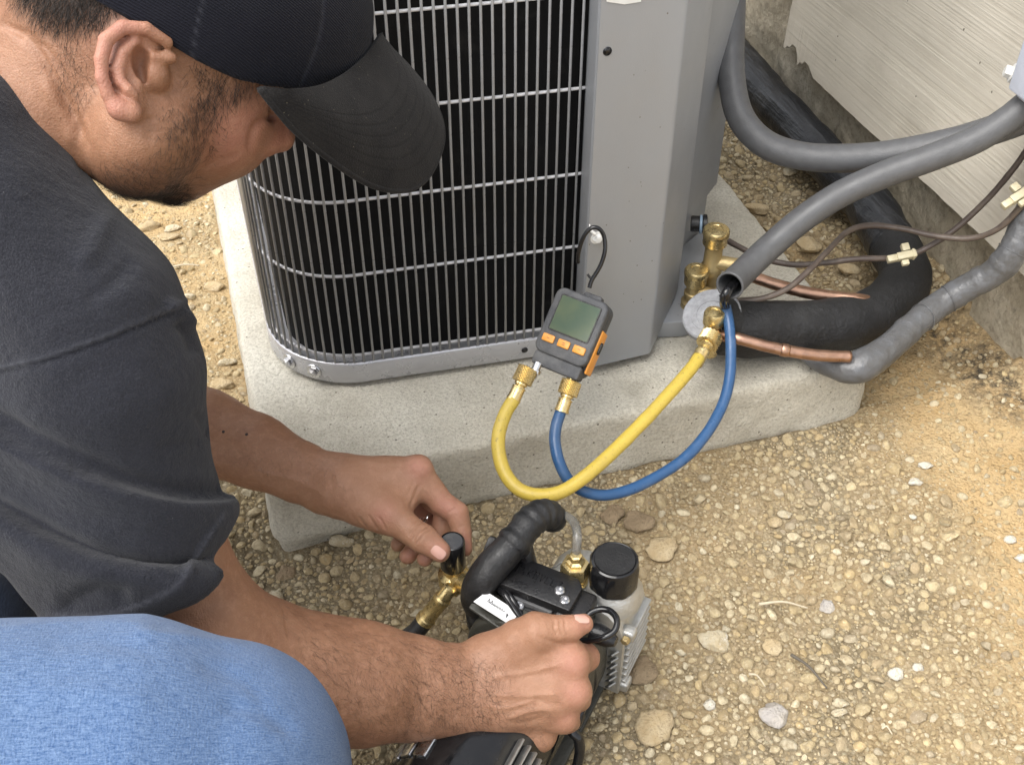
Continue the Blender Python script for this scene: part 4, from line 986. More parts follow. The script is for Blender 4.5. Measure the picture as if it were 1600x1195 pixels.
# cast oil reservoir
RX0, RX1, RY0, RY1, RZ = -.056, .0310, .090, .150, .118
cast = [(RX0, .016), (RX1, .012), (RX1, .088), (RX1-.004, .104), (RX1-.016, RZ-.001), (RX1-.030, RZ+.003), (RX0+.030, RZ+.003), (RX0+.012, RZ-.003), (RX0+.002, .10), (RX0, .085)]
pp_('oil_reservoir', prism(cast, RY1-RY0, .006, 4, frame((0, RY1, 0), (1, 0, 0), (0, 0, 1), (0, -1, 0))), 'cast_aluminium')
pp_('reservoir_flange', prism([(x*1.04+.001, z*1.02) for x, z in cast], .007, .0018, 2, frame((0, RY0+.006, 0), (1, 0, 0), (0, 0, 1), (0, -1, 0))), 'cast_aluminium')
pp_('reservoir_seam', prism([(x*1.015, z*1.008) for x, z in cast], .004, .001, 2, frame((0, RY1-.020, 0), (1, 0, 0), (0, 0, 1), (0, -1, 0))), 'cast_aluminium')
rf = None
for k in range(7):
    z0 = .026+k*.0100
    if rf is None: rf = pp_('reservoir_fin', rbox((.0075, .052, .0030), .001, 2), 'cast_aluminium'); o = rf
    else: o = rf.copy(); COL.objects.link(o); o.parent = pump
    o.location = (RX1+.0022, .121, z0)
lf = None
for k in range(6):
    if lf is None: lf = pp_('louvre', rbox((.0022, .017, .0080), .0006, 1), 'fin_aluminium'); o = lf
    else: o = lf.copy(); COL.objects.link(o); o.parent = pump
    o.location = (RX1-.003, .0905, .026+k*.0095); o.rotation_euler = (0, math.radians(35), math.radians(-30))
lug = pp_('bolt_lug', rbox((.012, .012, .012), .003, 3, trans(RX1+.003, .099, .094)), 'cast_aluminium')
pp_('bolt_lug', rbox((.012, .014, .012), .003, 3, trans(RX1+.003, .100, .018)), 'cast_aluminium')
put('bolt', lathe([(.0040, 0), (.0040, .004), (.003, .005)], (RX1+.003, .0925, .094), (0, -1, 0), 6), 'brass_dull', lug, True, True, 35)
pp_('sight_hole', lathe([(.0062, 0), (.0064, .0008), (.0044, .001), (.0042, -.001)], (RX1-.013, .0950, .099), (0, -1, .15), 20), 'black_gloss')
pp_('top_dome', lathe([(.027, -.01), (.0265, .000), (.0225, .006), (.021, .009)], (.0085, .118, RZ+.002), (0, 0, 1), 36), 'cast_aluminium')
# black oil filler cap with ribbed rim
def oil_cap():
    seg = 48; prof = [(.0185, 0), (.0208, .0015), (.0208, .026), (.0200, .0292), (.0185, .0300), (.0176, .0296), (.004, .0298)]
    V, F = lathe(prof, (.0085, .118, RZ+.011), (0, 0, 1), seg); V = V.reshape(len(prof), seg, 3); c = np.array([.0085, .118, 0])
    for i in (1, 2):
        for j in range(seg):
            d = V[i, j]-c; d[2] = 0
            if j % 6 < 2: V[i, j] += d*.045
    return V.reshape(-1, 3), F
cap_o = pp_('oil_cap', oil_cap(), 'black_gloss', angle=30)
put('cap_top', lathe([(.0172, 0), (.0172, .0003), (.001, .0004)], (.0085, .118, RZ+.0409), (0, 0, 1), 36), 'black_cap', cap_o, True, True, 30)
# brass exhaust nut, clear sight tube
bn = pp_('brass_nut', lathe([(.0150, 0), (.0155, .001), (.0155, .0018), (.0120, .002), (.0128, .003), (.0128, .0165), (.0118, .0185), (.0085, .019), (.0085, .022), (.0058, .0235), (.0058, .029), (.004, .030)], (-.0240, .110, RZ+.008), (0, 0, 1), 6), 'brass', angle=30)
pp_('tube_seat', lathe([(.0165, -.014), (.0170, .004), (.0160, .008)], (-.0240, .110, RZ-.002), (0, 0, 1), 30), 'cast_aluminium')
ct = spline([L2W((-.0240, .110, RZ+.030)), P(902, 838, .955), P(898, 818, .968), P(886, 806, .978), P(868, 803, .982), P(850, 806, .985)], 10)
put('clear_tube', tube(ct, .0040, 16), 'clear_tube', pump)
# handle: ribbed black rubber grip
hp_ = spline(PD([(748, 945, .975), (746, 928, .962), (752, 908, .952), (768, 886, .95), (790, 862, .952), (808, 842, .955), (826, 818, .96), (842, 805, .966), (857, 804, .974), (868, 812, .985)]), 10)
k = np.arange(len(hp_)); hr = np.interp(k, [0, 8, 20, 44, 46, 49, 52, 60, 78, 90], [.0135, .0148, .0146, .0142, .0158, .0158, .0138, .0140, .0134, .0118])
hr = hr+.0005*np.sin(k*1.1)*(k > 54)
V, F = rough_tube(hp_, hr, 30, .0005, 60); put('handle', (V, F), 'black_rubber', pump, angle=60)
put('handle_post', tube(np.array([hp_[2], hp_[2]+FW*.03-UP*.02, L2W((-.082, .055, .07))]), .012, 20), 'black_plastic', pump)
put('handle_post', tube(np.array([hp_[52], hp_[52]*.4+L2W((-.060, .10, .11))*.6, L2W((-.060, .10, .10))]), .009, 20), 'black_plastic', pump)
put('lock_tab', rbox((.011, .016, .008), .003, 2, frame(P(769, 852, .962), e1, e2, un)), 'black_rubber', pump, angle=40)
# switch box with worn moulded lettering, screws
BM = trans(-.0420, .080, .128)
sb = pp_('switch_box', prism([(-.0365, -.0175), (.0340, -.0175), (.0340, .010), (.027, .0175), (-.0365, .0175)], .0155, .0018, 2, BM), 'black_plastic')
pp_('switch_box_side', prism([(-.036, -.012), (.035, -.012), (.035, .016), (-.036, .016)], .034, .002, 2, BM @ trans(0, -.002, -.034)), 'black_gloss')
pp_('end_cover', prism([(-.016, -.020), (.008, -.021), (.013, -.008), (.011, .016), (-.016, .016)], .038, .004, 3, BM @ trans(.036, -.001, -.030)), 'black_plastic')
put('rocker_switch', rbox((.046, .004, .012), .0016, 2, BM @ trans(-.004, -.0185, .001)), 'gauge_rubber', sb, True, True, 40)
put('window_strip', rbox((.050, .0012, .009), .0005, 1, BM @ trans(-.004, -.0165, .0085)), 'black_gloss', sb, True, True, 40)
glyph = []
gx0 = -.030
for pat in ('/', 'I', 'I', 'K', 'O', 'V', 'L', 'L', 'Z'):
    st = {'/': [(0, -1, .6, 1)], 'I': [(0, -1, 0, 1)], 'K': [(0, -1, 0, 1), (0, 0, .7, 1), (0, 0, .7, -1)], 'O': [(0, -1, 0, 1), (0, 1, .8, 1), (.8, 1, .8, -1), (.8, -1, 0, -1)], 'V': [(0, 1, .4, -1), (.4, -1, .8, 1)], 'L': [(0, -1, 0, 1), (0, -1, .7, -1)], 'Z': [(0, 1, .7, 1), (.7, 1, 0, -1), (0, -1, .7, -1)]}[pat]
    for (a, b, c, d) in st:
        A = np.array([gx0+a*.004, .003+b*.0035, .0155]); B = np.array([gx0+c*.004, .003+d*.0035, .0155]); u = nrm(B-A); M = frame((A+B)/2, u, np.cross([0, 0, 1], u), (0, 0, 1))
        glyph.append(rbox((np.linalg.norm(B-A)+.0006, .0008, .0010), 0, 1, BM @ M))
    gx0 += .0055
put('moulded_lettering', join(*glyph), 'black_gloss', sb, False, True)
for (sx, sy, mm) in ((.018, -.002, 'steel'), (.026, -.009, 'steel')):
    put('screw', lathe([(.0045, 0), (.0045, .0012), (.0034, .0022), (.0018, .0023), (.0016, .0008)], (BM @ np.array([sx, sy, .0154, 1]))[:3], (0, 0, 1), 16), mm, sb, True, True, 35)
# painted plate with a white paper label, black lead, screw
plate = put('name_plate', prism([(-.024, -.013), (.026, -.013), (.026, .012), (-.012, .014), (-.024, .004)], .004, .002, 2, frame(P(778, 958, .950), nrm(RT*.80-UP*.52-FW*.2), nrm(RT*.42+UP*.60+FW*.6), nrm(np.cross(nrm(RT*.80-UP*.52-FW*.2), nrm(RT*.42+UP*.60+FW*.6))))), 'dark_bell', pump, angle=40)
lx = nrm(RT*.80-UP*.50-FW*.05); ly = nrm(RT*.40+UP*.62+FW*.55); ly = nrm(ly-lx*(lx @ ly)); ln = np.cross(lx, ly)
LM = frame(P(781, 952, .938), lx, ly, ln)
lab = put('paper_label', prism([(-.0225, -.0068), (.026, -.0068), (.026, .0074), (-.0175, .0074)], .0006, 0, 1, LM), 'paper', pump, smooth=False)
wr = []; xs = -.0125
scr = [(0, -.0010), (.0005, .0030), (.0012, -.0008), (.0018, .0008), (.0024, -.0008), (.0031, .0032), (.0036, -.0008), (.0043, .0008), (.0049, -.0008), (.0056, .0009), (.0062, -.0007), (.0068, .0009), (.0074, -.0006), (.0080, .0008), (.0087, -.0006), (.0094, .0009), (.0101, -.0006), (.0108, .0008), (.0116, -.0006), (.0124, .0010), (.0133, -.0005), (.0145, .0008)]
sp_ = spline([np.array([xs+a*1.15, .0005+b, .0008]) for a, b in scr], 4)
wr.append(tube(np.c_[sp_, np.ones(len(sp_))] @ LM.T[:, :3], .00022, 5))
wr.append(prism([(.0062, .0005), (.0082, .0000), (.0078, -.0042)], .0003, 0, 1, LM @ trans(0, 0, .0007)))
put('handwriting', join(*wr), 'ink', lab, smooth=False)
put('lead', tube(spline(PD([(775, 915, .955), (790, 930, .945), (803, 950, .942), (815, 968, .94), (828, 985, .94)]), 8), .0030, 10), 'black_gloss', pump)
put('lead', tube(spline(PD([(782, 912, .955), (800, 935, .944), (812, 955, .942), (822, 975, .94)]), 8), .0026, 10), 'black_gloss', pump)
put('terminal', rbox((.020, .012, .008), .002, 2, frame(P(818, 952, .950), lx, ly, ln)), 'black_plastic', pump, angle=40)
put('screw', lathe([(.0046, 0), (.0046, .0012), (.0034, .0024), (.0018, .0025), (.0016, .001)], P(811, 946, .944), ln, 16), 'steel', pump, angle=35)
put('power_cord', tube(spline(PD([(897, 998, .925), (915, 1000, .915), (940, 996, .905), (960, 985, .905), (964, 967, .91), (954, 954, .918), (938, 951, .922), (922, 957, .922), (915, 968, .92)]), 10), .0027, 12), 'black_gloss', pump)
put('cord_grip', lathe([(.0085, 0), (.0092, .004), (.0075, .016), (.0042, .022)], P(926, 985, .935), nrm(RT*.8-UP*.3-FW*.4), 20), 'black_plastic', pump, angle=40)
put('power_cord', tube(spline(PD([(888, 1122, .93), (893, 1140, .925), (903, 1152, .925), (906, 1170, .93), (902, 1195, .935), (895, 1230, .94)]), 10), .0045, 12), 'black_gloss', pump)
put('cord_clamp', join(rbox((.016, .012, .009), .0015, 2, frame(P(896, 1122, .93), e1, e2, un)), rbox((.006, .016, .006), .001, 2, frame(P(906, 1116, .928), e1, e2, un))), 'black_plastic', pump, angle=40)
put('guard_rod', tube(spline(PD([(727, 1018, .985), (735, 1002, .972), (752, 990, .962), (775, 984, .955), (800, 982, .95)]), 8), .0036, 12), 'black_gloss', pump)
# intake valve: black cap over brass tee
vt = P(706, 842, .975)
iv = put('intake_valve', join(lathe([(.0095, 0), (.0142, .002), (.0142, .013), (.0112, .015), (.0095, .0165), (.0095, .025)], vt+np.array([0, 0, -.0600]), (0, 0, 1), 26), tube([vt+np.array([0, 0, -.0505]), L2W((-.082, .062, .118))], .0095, 22), lathe([(.007, -.012), (.0085, -.010), (.0085, .002)], vt+np.array([0, 0, -.0600]), (0, 0, 1), 6)), 'brass', pump, angle=35)
put('valve_knob', lathe([(.0110, 0), (.0114, .001), (.0114, .032), (.0108, .0335), (.0098, .0340), (.0094, .0330), (.0030, .0332), (.0026, .0326), (.0012, .0326)], vt+np.array([0, 0, -.0355]), (0, 0, 1), 40), 'black_gloss', iv, angle=30)
put('knob_top', lathe([(.0093, 0), (.0093, .0003), (.003, .0004)], vt+np.array([0, 0, -.0025]), (0, 0, 1), 32), 'gauge_rubber', iv, angle=30)
put('collar', lathe([(.0105, 0), (.0110, .001), (.0110, .006), (.0104, .007)], L2W((-.093, .064, .115)), nrm(L2W((-.082, .062, .118))-(vt+np.array([0, 0, -.056]))), 24), 'brass', iv, angle=35)
# black rubber hose screwed to the intake
bh = spline(PD([(664, 968, 1.005), (650, 985, 1.01), (630, 999, 1.015), (605, 1010, 1.02), (560, 1020, 1.01), (500, 1018, 1.0), (420, 1010, 1.03), (300, 1000, 1.07), (120, 985, 1.10), (-60, 975, 1.12)]), 12)
rh = thing('rubber_hose', 'black rubber hose with a long brass end leaving the pump intake', 'hose', tuple(bh[0]))
put('tube', tube(bh, .0083, 18), 'black_rubber', rh)
A, B = P(706, 916, .986), P(664, 968, 1.005); ax = nrm(B-A); L = np.linalg.norm(B-A)
put('brass_end', lathe([(.0045, 0), (.0060, .001), (.0066, .004), (.0066, L*.30), (.0082, L*.33), (.0082, L*.42), (.0076, L*.44), (.0078, L*.90), (.0090, L*.92), (.0090, L*1.02), (.007, L*1.03)], A, ax, 26), 'brass', rh, angle=35)
# ------------------------------------------------------------------ the technician
man = thing('person', 'crouching person in dark cap, charcoal t-shirt and blue jeans working on the pump', 'person', tuple(PZ(250, 1190, 0.0)*np.array([1, 1, 0])))
def Q(x, y, d, r): return (P(x, y, d), r)
def qpx(x, y, d, rp): return (P(x, y, d), rp*d/FPX)
def box_of(pts, pad):
    c = np.array([p for p, r in pts]); return c.min(0)-pad, c.max(0)+pad
body_parts = []; att = {'flush': [], 'beard': [], 'tan': [], 'hairy': []}
def spots(V, pts):
    f = np.zeros(len(V))
    for p, r in pts: f = np.maximum(f, np.exp(-(((V-p)**2).sum(1))/(r*r)))
    return f
def inpoly(XY, poly):
    poly = np.asarray(poly, float); x, y = XY[:, 0], XY[:, 1]; c = np.zeros(len(x), bool); j = len(poly)-1
    for i in range(len(poly)):
        xi, yi = poly[i]; xj, yj = poly[j]
        c ^= ((yi > y) != (yj > y)) & (x < (xj-xi)*(y-yi)/(yj-yi+1e-12)+xi); j = i
    return c
def softpoly(XY, poly, w):
    poly = np.asarray(poly, float); d, _ = pdist(XY, np.vstack([poly, poly[:1]])); s = np.where(inpoly(XY, poly), 1, -1)
    return np.clip(.5+.5*s*np.abs(d)/w, 0, 1)
def finish(V, N, flush=0, beard=0, tan=0, hairy=0):
    for k, v in (('flush', flush), ('beard', beard), ('tan', tan), ('hairy', hairy)): att[k].append(np.broadcast_to(np.asarray(v, float), (len(V),)))
nails = []
def nail_at(V, N, x, y, tipx, tipy, w, l, dmax):
    pr = proj(V); m = (np.hypot(pr[:, 0]-x, pr[:, 1]-y) < 7) & ((N @ FW) < -.1) & (pr[:, 2] < dmax); i = np.nonzero(m)[0]
    if not len(i): return
    i = i[pr[i, 2] < pr[i, 2].min()+.010]
    c = V[i].mean(0); n = nrm(N[i].mean(0)); ax = RT*(tipx-x)-UP*(tipy-y); ax = nrm(ax-n*(ax @ n)); sd = np.cross(n, ax); R = w*.82
    A, B = np.meshgrid(np.linspace(-1, 1, 11), np.linspace(-1, 1, 11), indexing='ij'); a, b = A.ravel(), B.ravel()
    k = np.maximum(np.abs(a), np.abs(b)); e = (np.abs(a)**3.2+np.abs(b)**3.2+1e-9)**(1/3.2); a, b = a*k/e, b*k/e
    th = a*.62; G = c+np.outer(np.sin(th)*R/.62*.9, sd)+np.outer(b*l, ax)+np.outer(.0011+(np.cos(th)-1)*R*1.25-np.abs(b)**3*.0006, n)
    ii, jj = np.meshgrid(np.arange(10), np.arange(10), indexing='ij'); q = (ii*11+jj).ravel()
    nails.append((G, [tuple(f) for f in np.stack([q, q+11, q+12, q+1], 1)]))

# ---- right forearm and hand: a fist with the thumb on top
VD = FW
pts = [Q(170, 660, .71, .06), Q(960, 1200, .98, .05), Q(330, 1000, .80, .08), Q(880, 940, .84, .03)]
lo, hi = box_of(pts, .05); Sc = Sculpt(lo, hi, .00125)
Sc.chain([qpx(150, 690, .74, 100), qpx(240, 868, .778, 110), qpx(316, 1005, .80, 106)], .02)
Sc.chain([qpx(318, 1005, .80, 103), qpx(405, 1030, .825, 96), qpx(480, 1052, .842, 95), qpx(560, 1067, .858, 91)], .02)
Sc.chain([qpx(560, 1067, .858, 91), qpx(640, 1074, .872, 83), qpx(712, 1079, .884, 73), qpx(752, 1081, .889, 71)], .014, (VD, .66))
# metacarpals
for a, b_ in (((748, 1040, .889, 30), (893, 1030, .884, 28)), ((748, 1065, .886, 33), (896, 1078, .884, 27)), ((748, 1095, .889, 33), (878, 1117, .890, 26)), ((752, 1120, .895, 28), (842, 1146, .900, 24)), ((765, 1085, .888, 48), (855, 1080, .889, 44)), ((758, 1020, .889, 26), (868, 1018, .888, 27)), ((772, 1124, .902, 36), (834, 1136, .906, 32))):
    p, q = qpx(*a), qpx(*b_); Sc.cone(p[0], q[0], p[1], q[1], .011)
for c in ((893, 1033, .882, 24), (897, 1081, .883, 22), (880, 1119, .889, 20), (846, 1148, .899, 18)):
    p = qpx(*c); Sc.ell(p[0], (p[1],)*3, None, .008)
fing = [[qpx(893, 1033, .886, 25), qpx(915, 1026, .917, 23), qpx(905, 1038, .945, 19), qpx(885, 1040, .957, 17)],
        [qpx(896, 1080, .888, 24), qpx(902, 1090, .928, 22), qpx(886, 1092, .950, 19), qpx(866, 1088, .956, 17)],
        [qpx(878, 1118, .893, 23), qpx(886, 1124, .930, 21), qpx(868, 1122, .950, 18), qpx(850, 1115, .953, 16)],
        [qpx(842, 1146, .902, 21), qpx(844, 1138, .924, 17), qpx(829, 1134, .934, 15), qpx(816, 1128, .934, 14)]]
for f in fing: Sc.chain(f, .004)
Sc.chain([qpx(770, 1030, .890, 36), qpx(812, 1000, .882, 34), qpx(838, 986, .876, 29)], .012)
Sc.chain([qpx(838, 986, .876, 29), qpx(868, 982, .876, 22), qpx(894, 980, .878, 20.5), qpx(911, 974, .882, 16.5)], .006)
Sc.cone(P(830, 1002, .884), P(884, 1020, .890), .0125, .0118, .010)
V, Qd = Sc.mesh(2); N = vnormals(V, Qd)
for poly, w, am in (([(868, 968), (866, 980), (872, 992)], 2.2, -.0010), ([(876, 966), (875, 980), (880, 993)], 1.8, -.0011), ([(883, 965), (883, 980), (888, 994)], 2.0, -.0010), ([(858, 966), (856, 976), (861, 988)], 2.2, -.0004),
                    ([(838, 992), (865, 1003), (890, 1008)], 4, -.0010), ([(760, 1058), (820, 1050), (880, 1035)], 5, .0011), ([(765, 1085), (830, 1085), (885, 1080)], 5, .0012), ([(790, 1122), (840, 1107), (872, 1110)], 4, .0012), ([(830, 1090), (858, 1098), (880, 1100)], 5, -.0008),
                    ([(788, 1125), (818, 1128), (850, 1120)], 4, -.0007), ([(640, 1010), (650, 1070), (640, 1140)], 14, -.0005), ([(735, 1020), (741, 1075), (736, 1140)], 7, -.0006), ([(757, 1100), (790, 1105), (840, 1092)], 3, .0008)):
    crease(V, N, poly, w, am, dmax=.93)
V += N*(.0005*fbm(V, 55, 3))[:, None]; pr = proj(V)
tan = np.clip(.80-(pr[:, 0]-560)/330, .05, .75); tan = np.maximum(tan, np.clip((1010-pr[:, 0])/500, 0, 1)*.45)
flush = .7*spots(V, [(P(897, 1036, .868), .014), (P(899, 1080, .872), .012), (P(912, 972, .875), .012), (P(922, 1025, .91), .014), (P(882, 1118, .88), .010)])
nail_at(V, N, 909, 966, 922, 962, .0062, .0062, .90)
finish(V, N, flush, 0, tan); RHand = (V, Qd, N); body_parts.append((V, Qd))

# ---- left forearm and hand: thumb and forefinger pinching the valve knob
pts = [Q(250, 620, 1.04, 0), Q(760, 690, .97, 0), Q(600, 900, 1.06, 0), Q(690, 880, .94, 0)]
lo, hi = box_of(pts, .045); Sc = Sculpt(lo, hi, .0011)
Sc.chain([qpx(180, 640, 1.05, 72), qpx(318, 674, 1.04, 67), qpx(400, 705, 1.028, 57), qpx(470, 738, 1.016, 46), qpx(518, 755, 1.008, 42)], .03)
p = qpx(505, 778, 1.010, 24); Sc.ell(p[0], (p[1],)*3, None, .012)
for a, b_ in (((518, 738, 1.008, 27), (652, 736, 1.0, 23)), ((520, 752, 1.010, 33), (640, 752, 1.010, 27)), ((525, 762, 1.018, 33), (622, 770, 1.028, 26)), ((528, 770, 1.026, 28), (602, 785, 1.045, 23)), ((540, 760, 1.0, 40), (622, 768, .996, 30)), ((540, 775, .998, 33), (600, 800, .982, 27))):
    p, q = qpx(*a), qpx(*b_); Sc.cone(p[0], q[0], p[1], q[1], .012)
p = qpx(654, 731, .996, 20); Sc.ell(p[0], (p[1],)*3, None, .008)
lf = [[qpx(652, 738, 1.0, 23), qpx(690, 784, 1.003, 19.5), qpx(714, 800, 1.003, 18), qpx(722, 832, 1.001, 15.5), qpx(726, 856, .998, 13)],
      [qpx(642, 752, 1.012, 21), qpx(696, 796, 1.030, 17), qpx(688, 836, 1.018, 15), qpx(664, 872, 1.000, 12.5)],
      [qpx(624, 770, 1.030, 20), qpx(676, 800, 1.048, 17), qpx(662, 840, 1.035, 15.5), qpx(637, 868, 1.012, 13)],
      [qpx(604, 786, 1.046, 18), qpx(642, 806, 1.058, 15), qpx(632, 834, 1.052, 13.5), qpx(622, 850, 1.040, 12)]]
for f in lf: Sc.chain(f, .0035)
Sc.chain([qpx(572, 788, .992, 33), qpx(612, 806, .976, 27)], .012)
Sc.chain([qpx(612, 806, .976, 27), qpx(645, 830, .969, 22.5), qpx(660, 840, .967, 22.5), qpx(687, 860, .966, 17.5)], .006)
Sc.cone(P(612, 795, .985), P(642, 768, .996), .0120, .0105, .012)
V, Qd = Sc.mesh(2); N = vnormals(V, Qd)
for poly, w, am in (([(638, 838), (650, 822), (664, 812)], 1.8, -.0013), ([(643, 845), (656, 828), (672, 819)], 1.8, -.0013), ([(649, 851), (663, 834), (678, 826)], 1.8, -.0012), ([(633, 832), (646, 816), (657, 808)], 2.0, -.0005),
                    ([(560, 805), (566, 815), (575, 825)], 2.4, -.0010), ([(575, 803), (582, 816), (590, 828)], 2.6, -.0011), ([(590, 805), (597, 816), (603, 829)], 2.4, -.0010), ([(548, 800), (553, 810), (560, 818)], 2.4, -.0005),
                    ([(640, 795), (648, 775), (656, 755)], 3, -.0010), ([(632, 785), (641, 765), (648, 748)], 3, -.0006), ([(600, 738), (630, 733), (655, 728)], 7, .0009), ([(700, 800), (712, 793)], 2.2, -.0005), ([(716, 824), (728, 818)], 2.2, -.0005),
                    ([(400, 735), (450, 745), (510, 770)], 6, .0010), ([(560, 718), (600, 724), (640, 722)], 4, .0006), ([(515, 735), (519, 760), (515, 790)], 6, -.0006)):
    crease(V, N, poly, w, am, dmax=1.06)
V += N*(.0005*fbm(V, 55, 3))[:, None]; pr = proj(V)
tan = np.clip(.8-(pr[:, 0]-370)/260, .05, .60)
flush = .8*spots(V, [(P(690, 860, .955), .012), (P(727, 850, .99), .013), (P(700, 790, .99), .016), (P(655, 728, .985), .012), (P(637, 868, 1.0), .012), (P(662, 873, .99), .011), (P(668, 800, 1.03), .02), (P(600, 802, .965), .010)])
nail_at(V, N, 685, 862, 700, 874, .0066, .0066, .975)
finish(V, N, flush, 0, tan); LHand = (V, Qd, N); body_parts.append((V, Qd))

# ---- head and neck
pts = [Q(-170, -60, .74, 0), Q(480, 330, .82, 0), Q(150, 330, .66, 0), Q(300, -150, .80, 0), Q(-170, 330, .80, 0)]
lo, hi = box_of(pts, .035); Sc = Sculpt(lo, hi, .0013)
Sc.ell(P(268, 30, .740), (.088,)*3, None, .01)
Sc.ell(P(185, 10, .730), (.075,)*3, None, .03)
Sc.chain([qpx(140, 95, .735, 128), qpx(-20, 190, .735, 135), qpx(-160, 280, .74, 150)], .03)
Sc.chain([qpx(95, 150, .715, 85), qpx(-60, 310, .70, 95)], .03)
p = qpx(332, 166, .742, 98); Sc.ell(p[0], (p[1],)*3, None, .02)
Sc.chain([qpx(214, 226, .712, 82), qpx(262, 248, .755, 60), qpx(278, 250, .775, 54)], .02)
Sc.chain([qpx(278, 250, .775, 54), qpx(335, 205, .760, 76)], .02)
Sc.ell(P(230, 200, .690), (.027, .027, .027), None, .02)
Sc.chain([qpx(415, 140, .765, 24), qpx(432, 185, .766, 25), qpx(437, 213, .766, 24)], .009)
Sc.ell(P(413, 217, .757), (.0108,)*3, None, .005)
Sc.ell(P(370, 226, .795), (.012, .012, .010), None, .008); Sc.ell(P(348, 246, .792), (.011, .011, .009), None, .008)
Sc.ell(P(420, 160, .738), (.010,)*3, None, .010, 's'); Sc.ell(P(414, 166, .752), (.0125,)*3, None, .003)
# ear
E0 = P(200, 115, .655)
def earc(L, k): Sc.chain([qpx(*q) for q in L], k)
earc([(225, 60, .660, 26), (200, 80, .656, 28), (194, 115, .655, 29), (202, 160, .658, 21)], .012)
Sc.cone(P(216, 100, .645), P(206, 124, .646), 19*.65/FPX, 16*.65/FPX, .004, 's')
Sc.ell(P(222, 80, .648), (.0055, .004, .004), None, .002, 's')
earc([(262, 66, .655, 9), (228, 44, .646, 11), (192, 42, .641, 11.5), (166, 62, .638, 11.5), (158, 92, .638, 11), (159, 120, .640, 10.5), (168, 146, .644, 10.5), (179, 166, .648, 12)], .004)
earc([(212, 64, .648, 7), (192, 82, .645, 8), (184, 106, .645, 8), (189, 126, .646, 8), (201, 140, .647, 9), (210, 148, .649, 7)], .003)
earc([(190, 172, .650, 17), (206, 176, .652, 16)], .005)
earc([(268, 90, .660, 9), (240, 87, .655, 6), (218, 93, .654, 5)], .005)
Sc.ell(P(223, 104, .656), (.0058, .0070, .012), None, .003, 's'); Sc.ell(P(246, 118, .664), (.0062, .0068, .0080), None, .008)
V, Qd = Sc.mesh(2); N = vnormals(V, Qd)
for poly, w, am in (([(0, 30), (55, 75), (105, 160), (140, 235)], 7, -.0022), ([(30, 40), (80, 85), (120, 150)], 5, -.0010), ([(436, 176), (408, 190), (394, 210), (390, 242)], 6.5, -.0022), ([(60, 120), (90, 170), (120, 235)], 10, .0014), ([(232, 178), (236, 200), (232, 225)], 9, -.0010)):
    crease(V, N, poly, w, am, dmax=.80)
V += N*(.0003*fbm(V, 40, 3))[:, None]; pr = proj(V); XY = pr[:, :2]
BEARD = [(150, 345), (140, 262), (195, 244), (240, 240), (275, 215), (292, 185), (318, 185), (322, 215), (314, 250), (303, 285), (292, 312), (240, 345)]
SIDE = [(312, 98), (405, 132), (372, 152), (345, 168), (325, 186), (308, 178), (303, 150), (305, 120)]
NAPE = [(15, -60), (160, -40), (185, 10), (165, 26), (120, 42), (80, 36), (35, 4)]
bd = softpoly(XY, BEARD, 26); hy = np.maximum(softpoly(XY, SIDE, 24)*.36, softpoly(XY, NAPE, 26)*.85)*(pr[:, 2] < .76)
bd = bd*(.14+.62*np.clip((XY[:, 1]-225)/80, 0, 1)**1.3)
flush = np.maximum(.95*spots(V, [(P(160, 80, .64), .020), (P(165, 120, .64), .016), (P(190, 45, .64), .016), (P(178, 165, .645), .012)]), .9*spots(V, [(P(437, 217, .75), .018), (P(365, 200, .72), .025)]))
tan = np.clip(.50+(XY[:, 0]-150)/280, .42, 1.0)-.35*spots(V, [(P(165, 90, .64), .03)])
finish(V, N, flush, bd, tan, hy); HEAD = (V, Qd, N); body_parts.append((V, Qd))
# upper body under the shirt (continuous with the neck and arms)
pts = [Q(-300, 100, .80, 0), Q(260, 760, .80, 0), Q(-200, 1200, .80, 0), Q(240, 640, 1.05, 0), Q(-260, 500, 1.1, 0)]
lo, hi = box_of(pts, .10); Sc = Sculpt(lo, hi, .005)
Sc.chain([Q(-20, 190, .755, .050), Q(-160, 330, .84, .075)], .04); Sc.chain([Q(120, 480, .72, .042), Q(-120, 420, .86, .085), Q(120, 520, 1.0, .045)], .04)
Sc.chain([Q(-160, 380, .87, .10), Q(-330, 800, .98, .11)], .05)
Sc.chain([Q(118, 475, .72, .044), Q(170, 700, .73, .044)], .03); Sc.chain([Q(120, 520, 1.0, .045), Q(190, 640, 1.05, .040)], .03)
V, Qd = Sc.mesh(1); finish(V, None, 0, 0, .5); body_parts.append((V, Qd))
n = 0; VV, QQ = [], []
for v, q in body_parts: VV.append(v); QQ.append(q+n); n += len(v)
body = put('body', (np.concatenate(VV), np.concatenate(QQ)), 'skin', man)
for k in att: vattr(body, k, np.concatenate(att[k]))
for g in nails: put('fingernail', g, 'nail', man)
put('finger_ring', tube(np.array([P(662, 809, 1.030)+.0098*(math.cos(a)*nrm(RT*.5+UP*.85)+math.sin(a)*nrm(FW*.9-RT*.3)) for a in np.linspace(0, 2*math.pi, 25)]), .0014, 8, False), 'silver_ring', man)
for (mx, my, md) in ((349, 674, .99), (385, 678, .99)):
    pr = proj(LHand[0]); m = (np.hypot(pr[:, 0]-mx, pr[:, 1]-my) < 4) & ((LHand[2] @ FW) < 0)
    if m.any(): put('mole', lathe([(.0017, -.0004), (.0012, .0003), (.0004, .0005)], LHand[0][m].mean(0), LHand[2][m].mean(0), 10), 'mole', man)

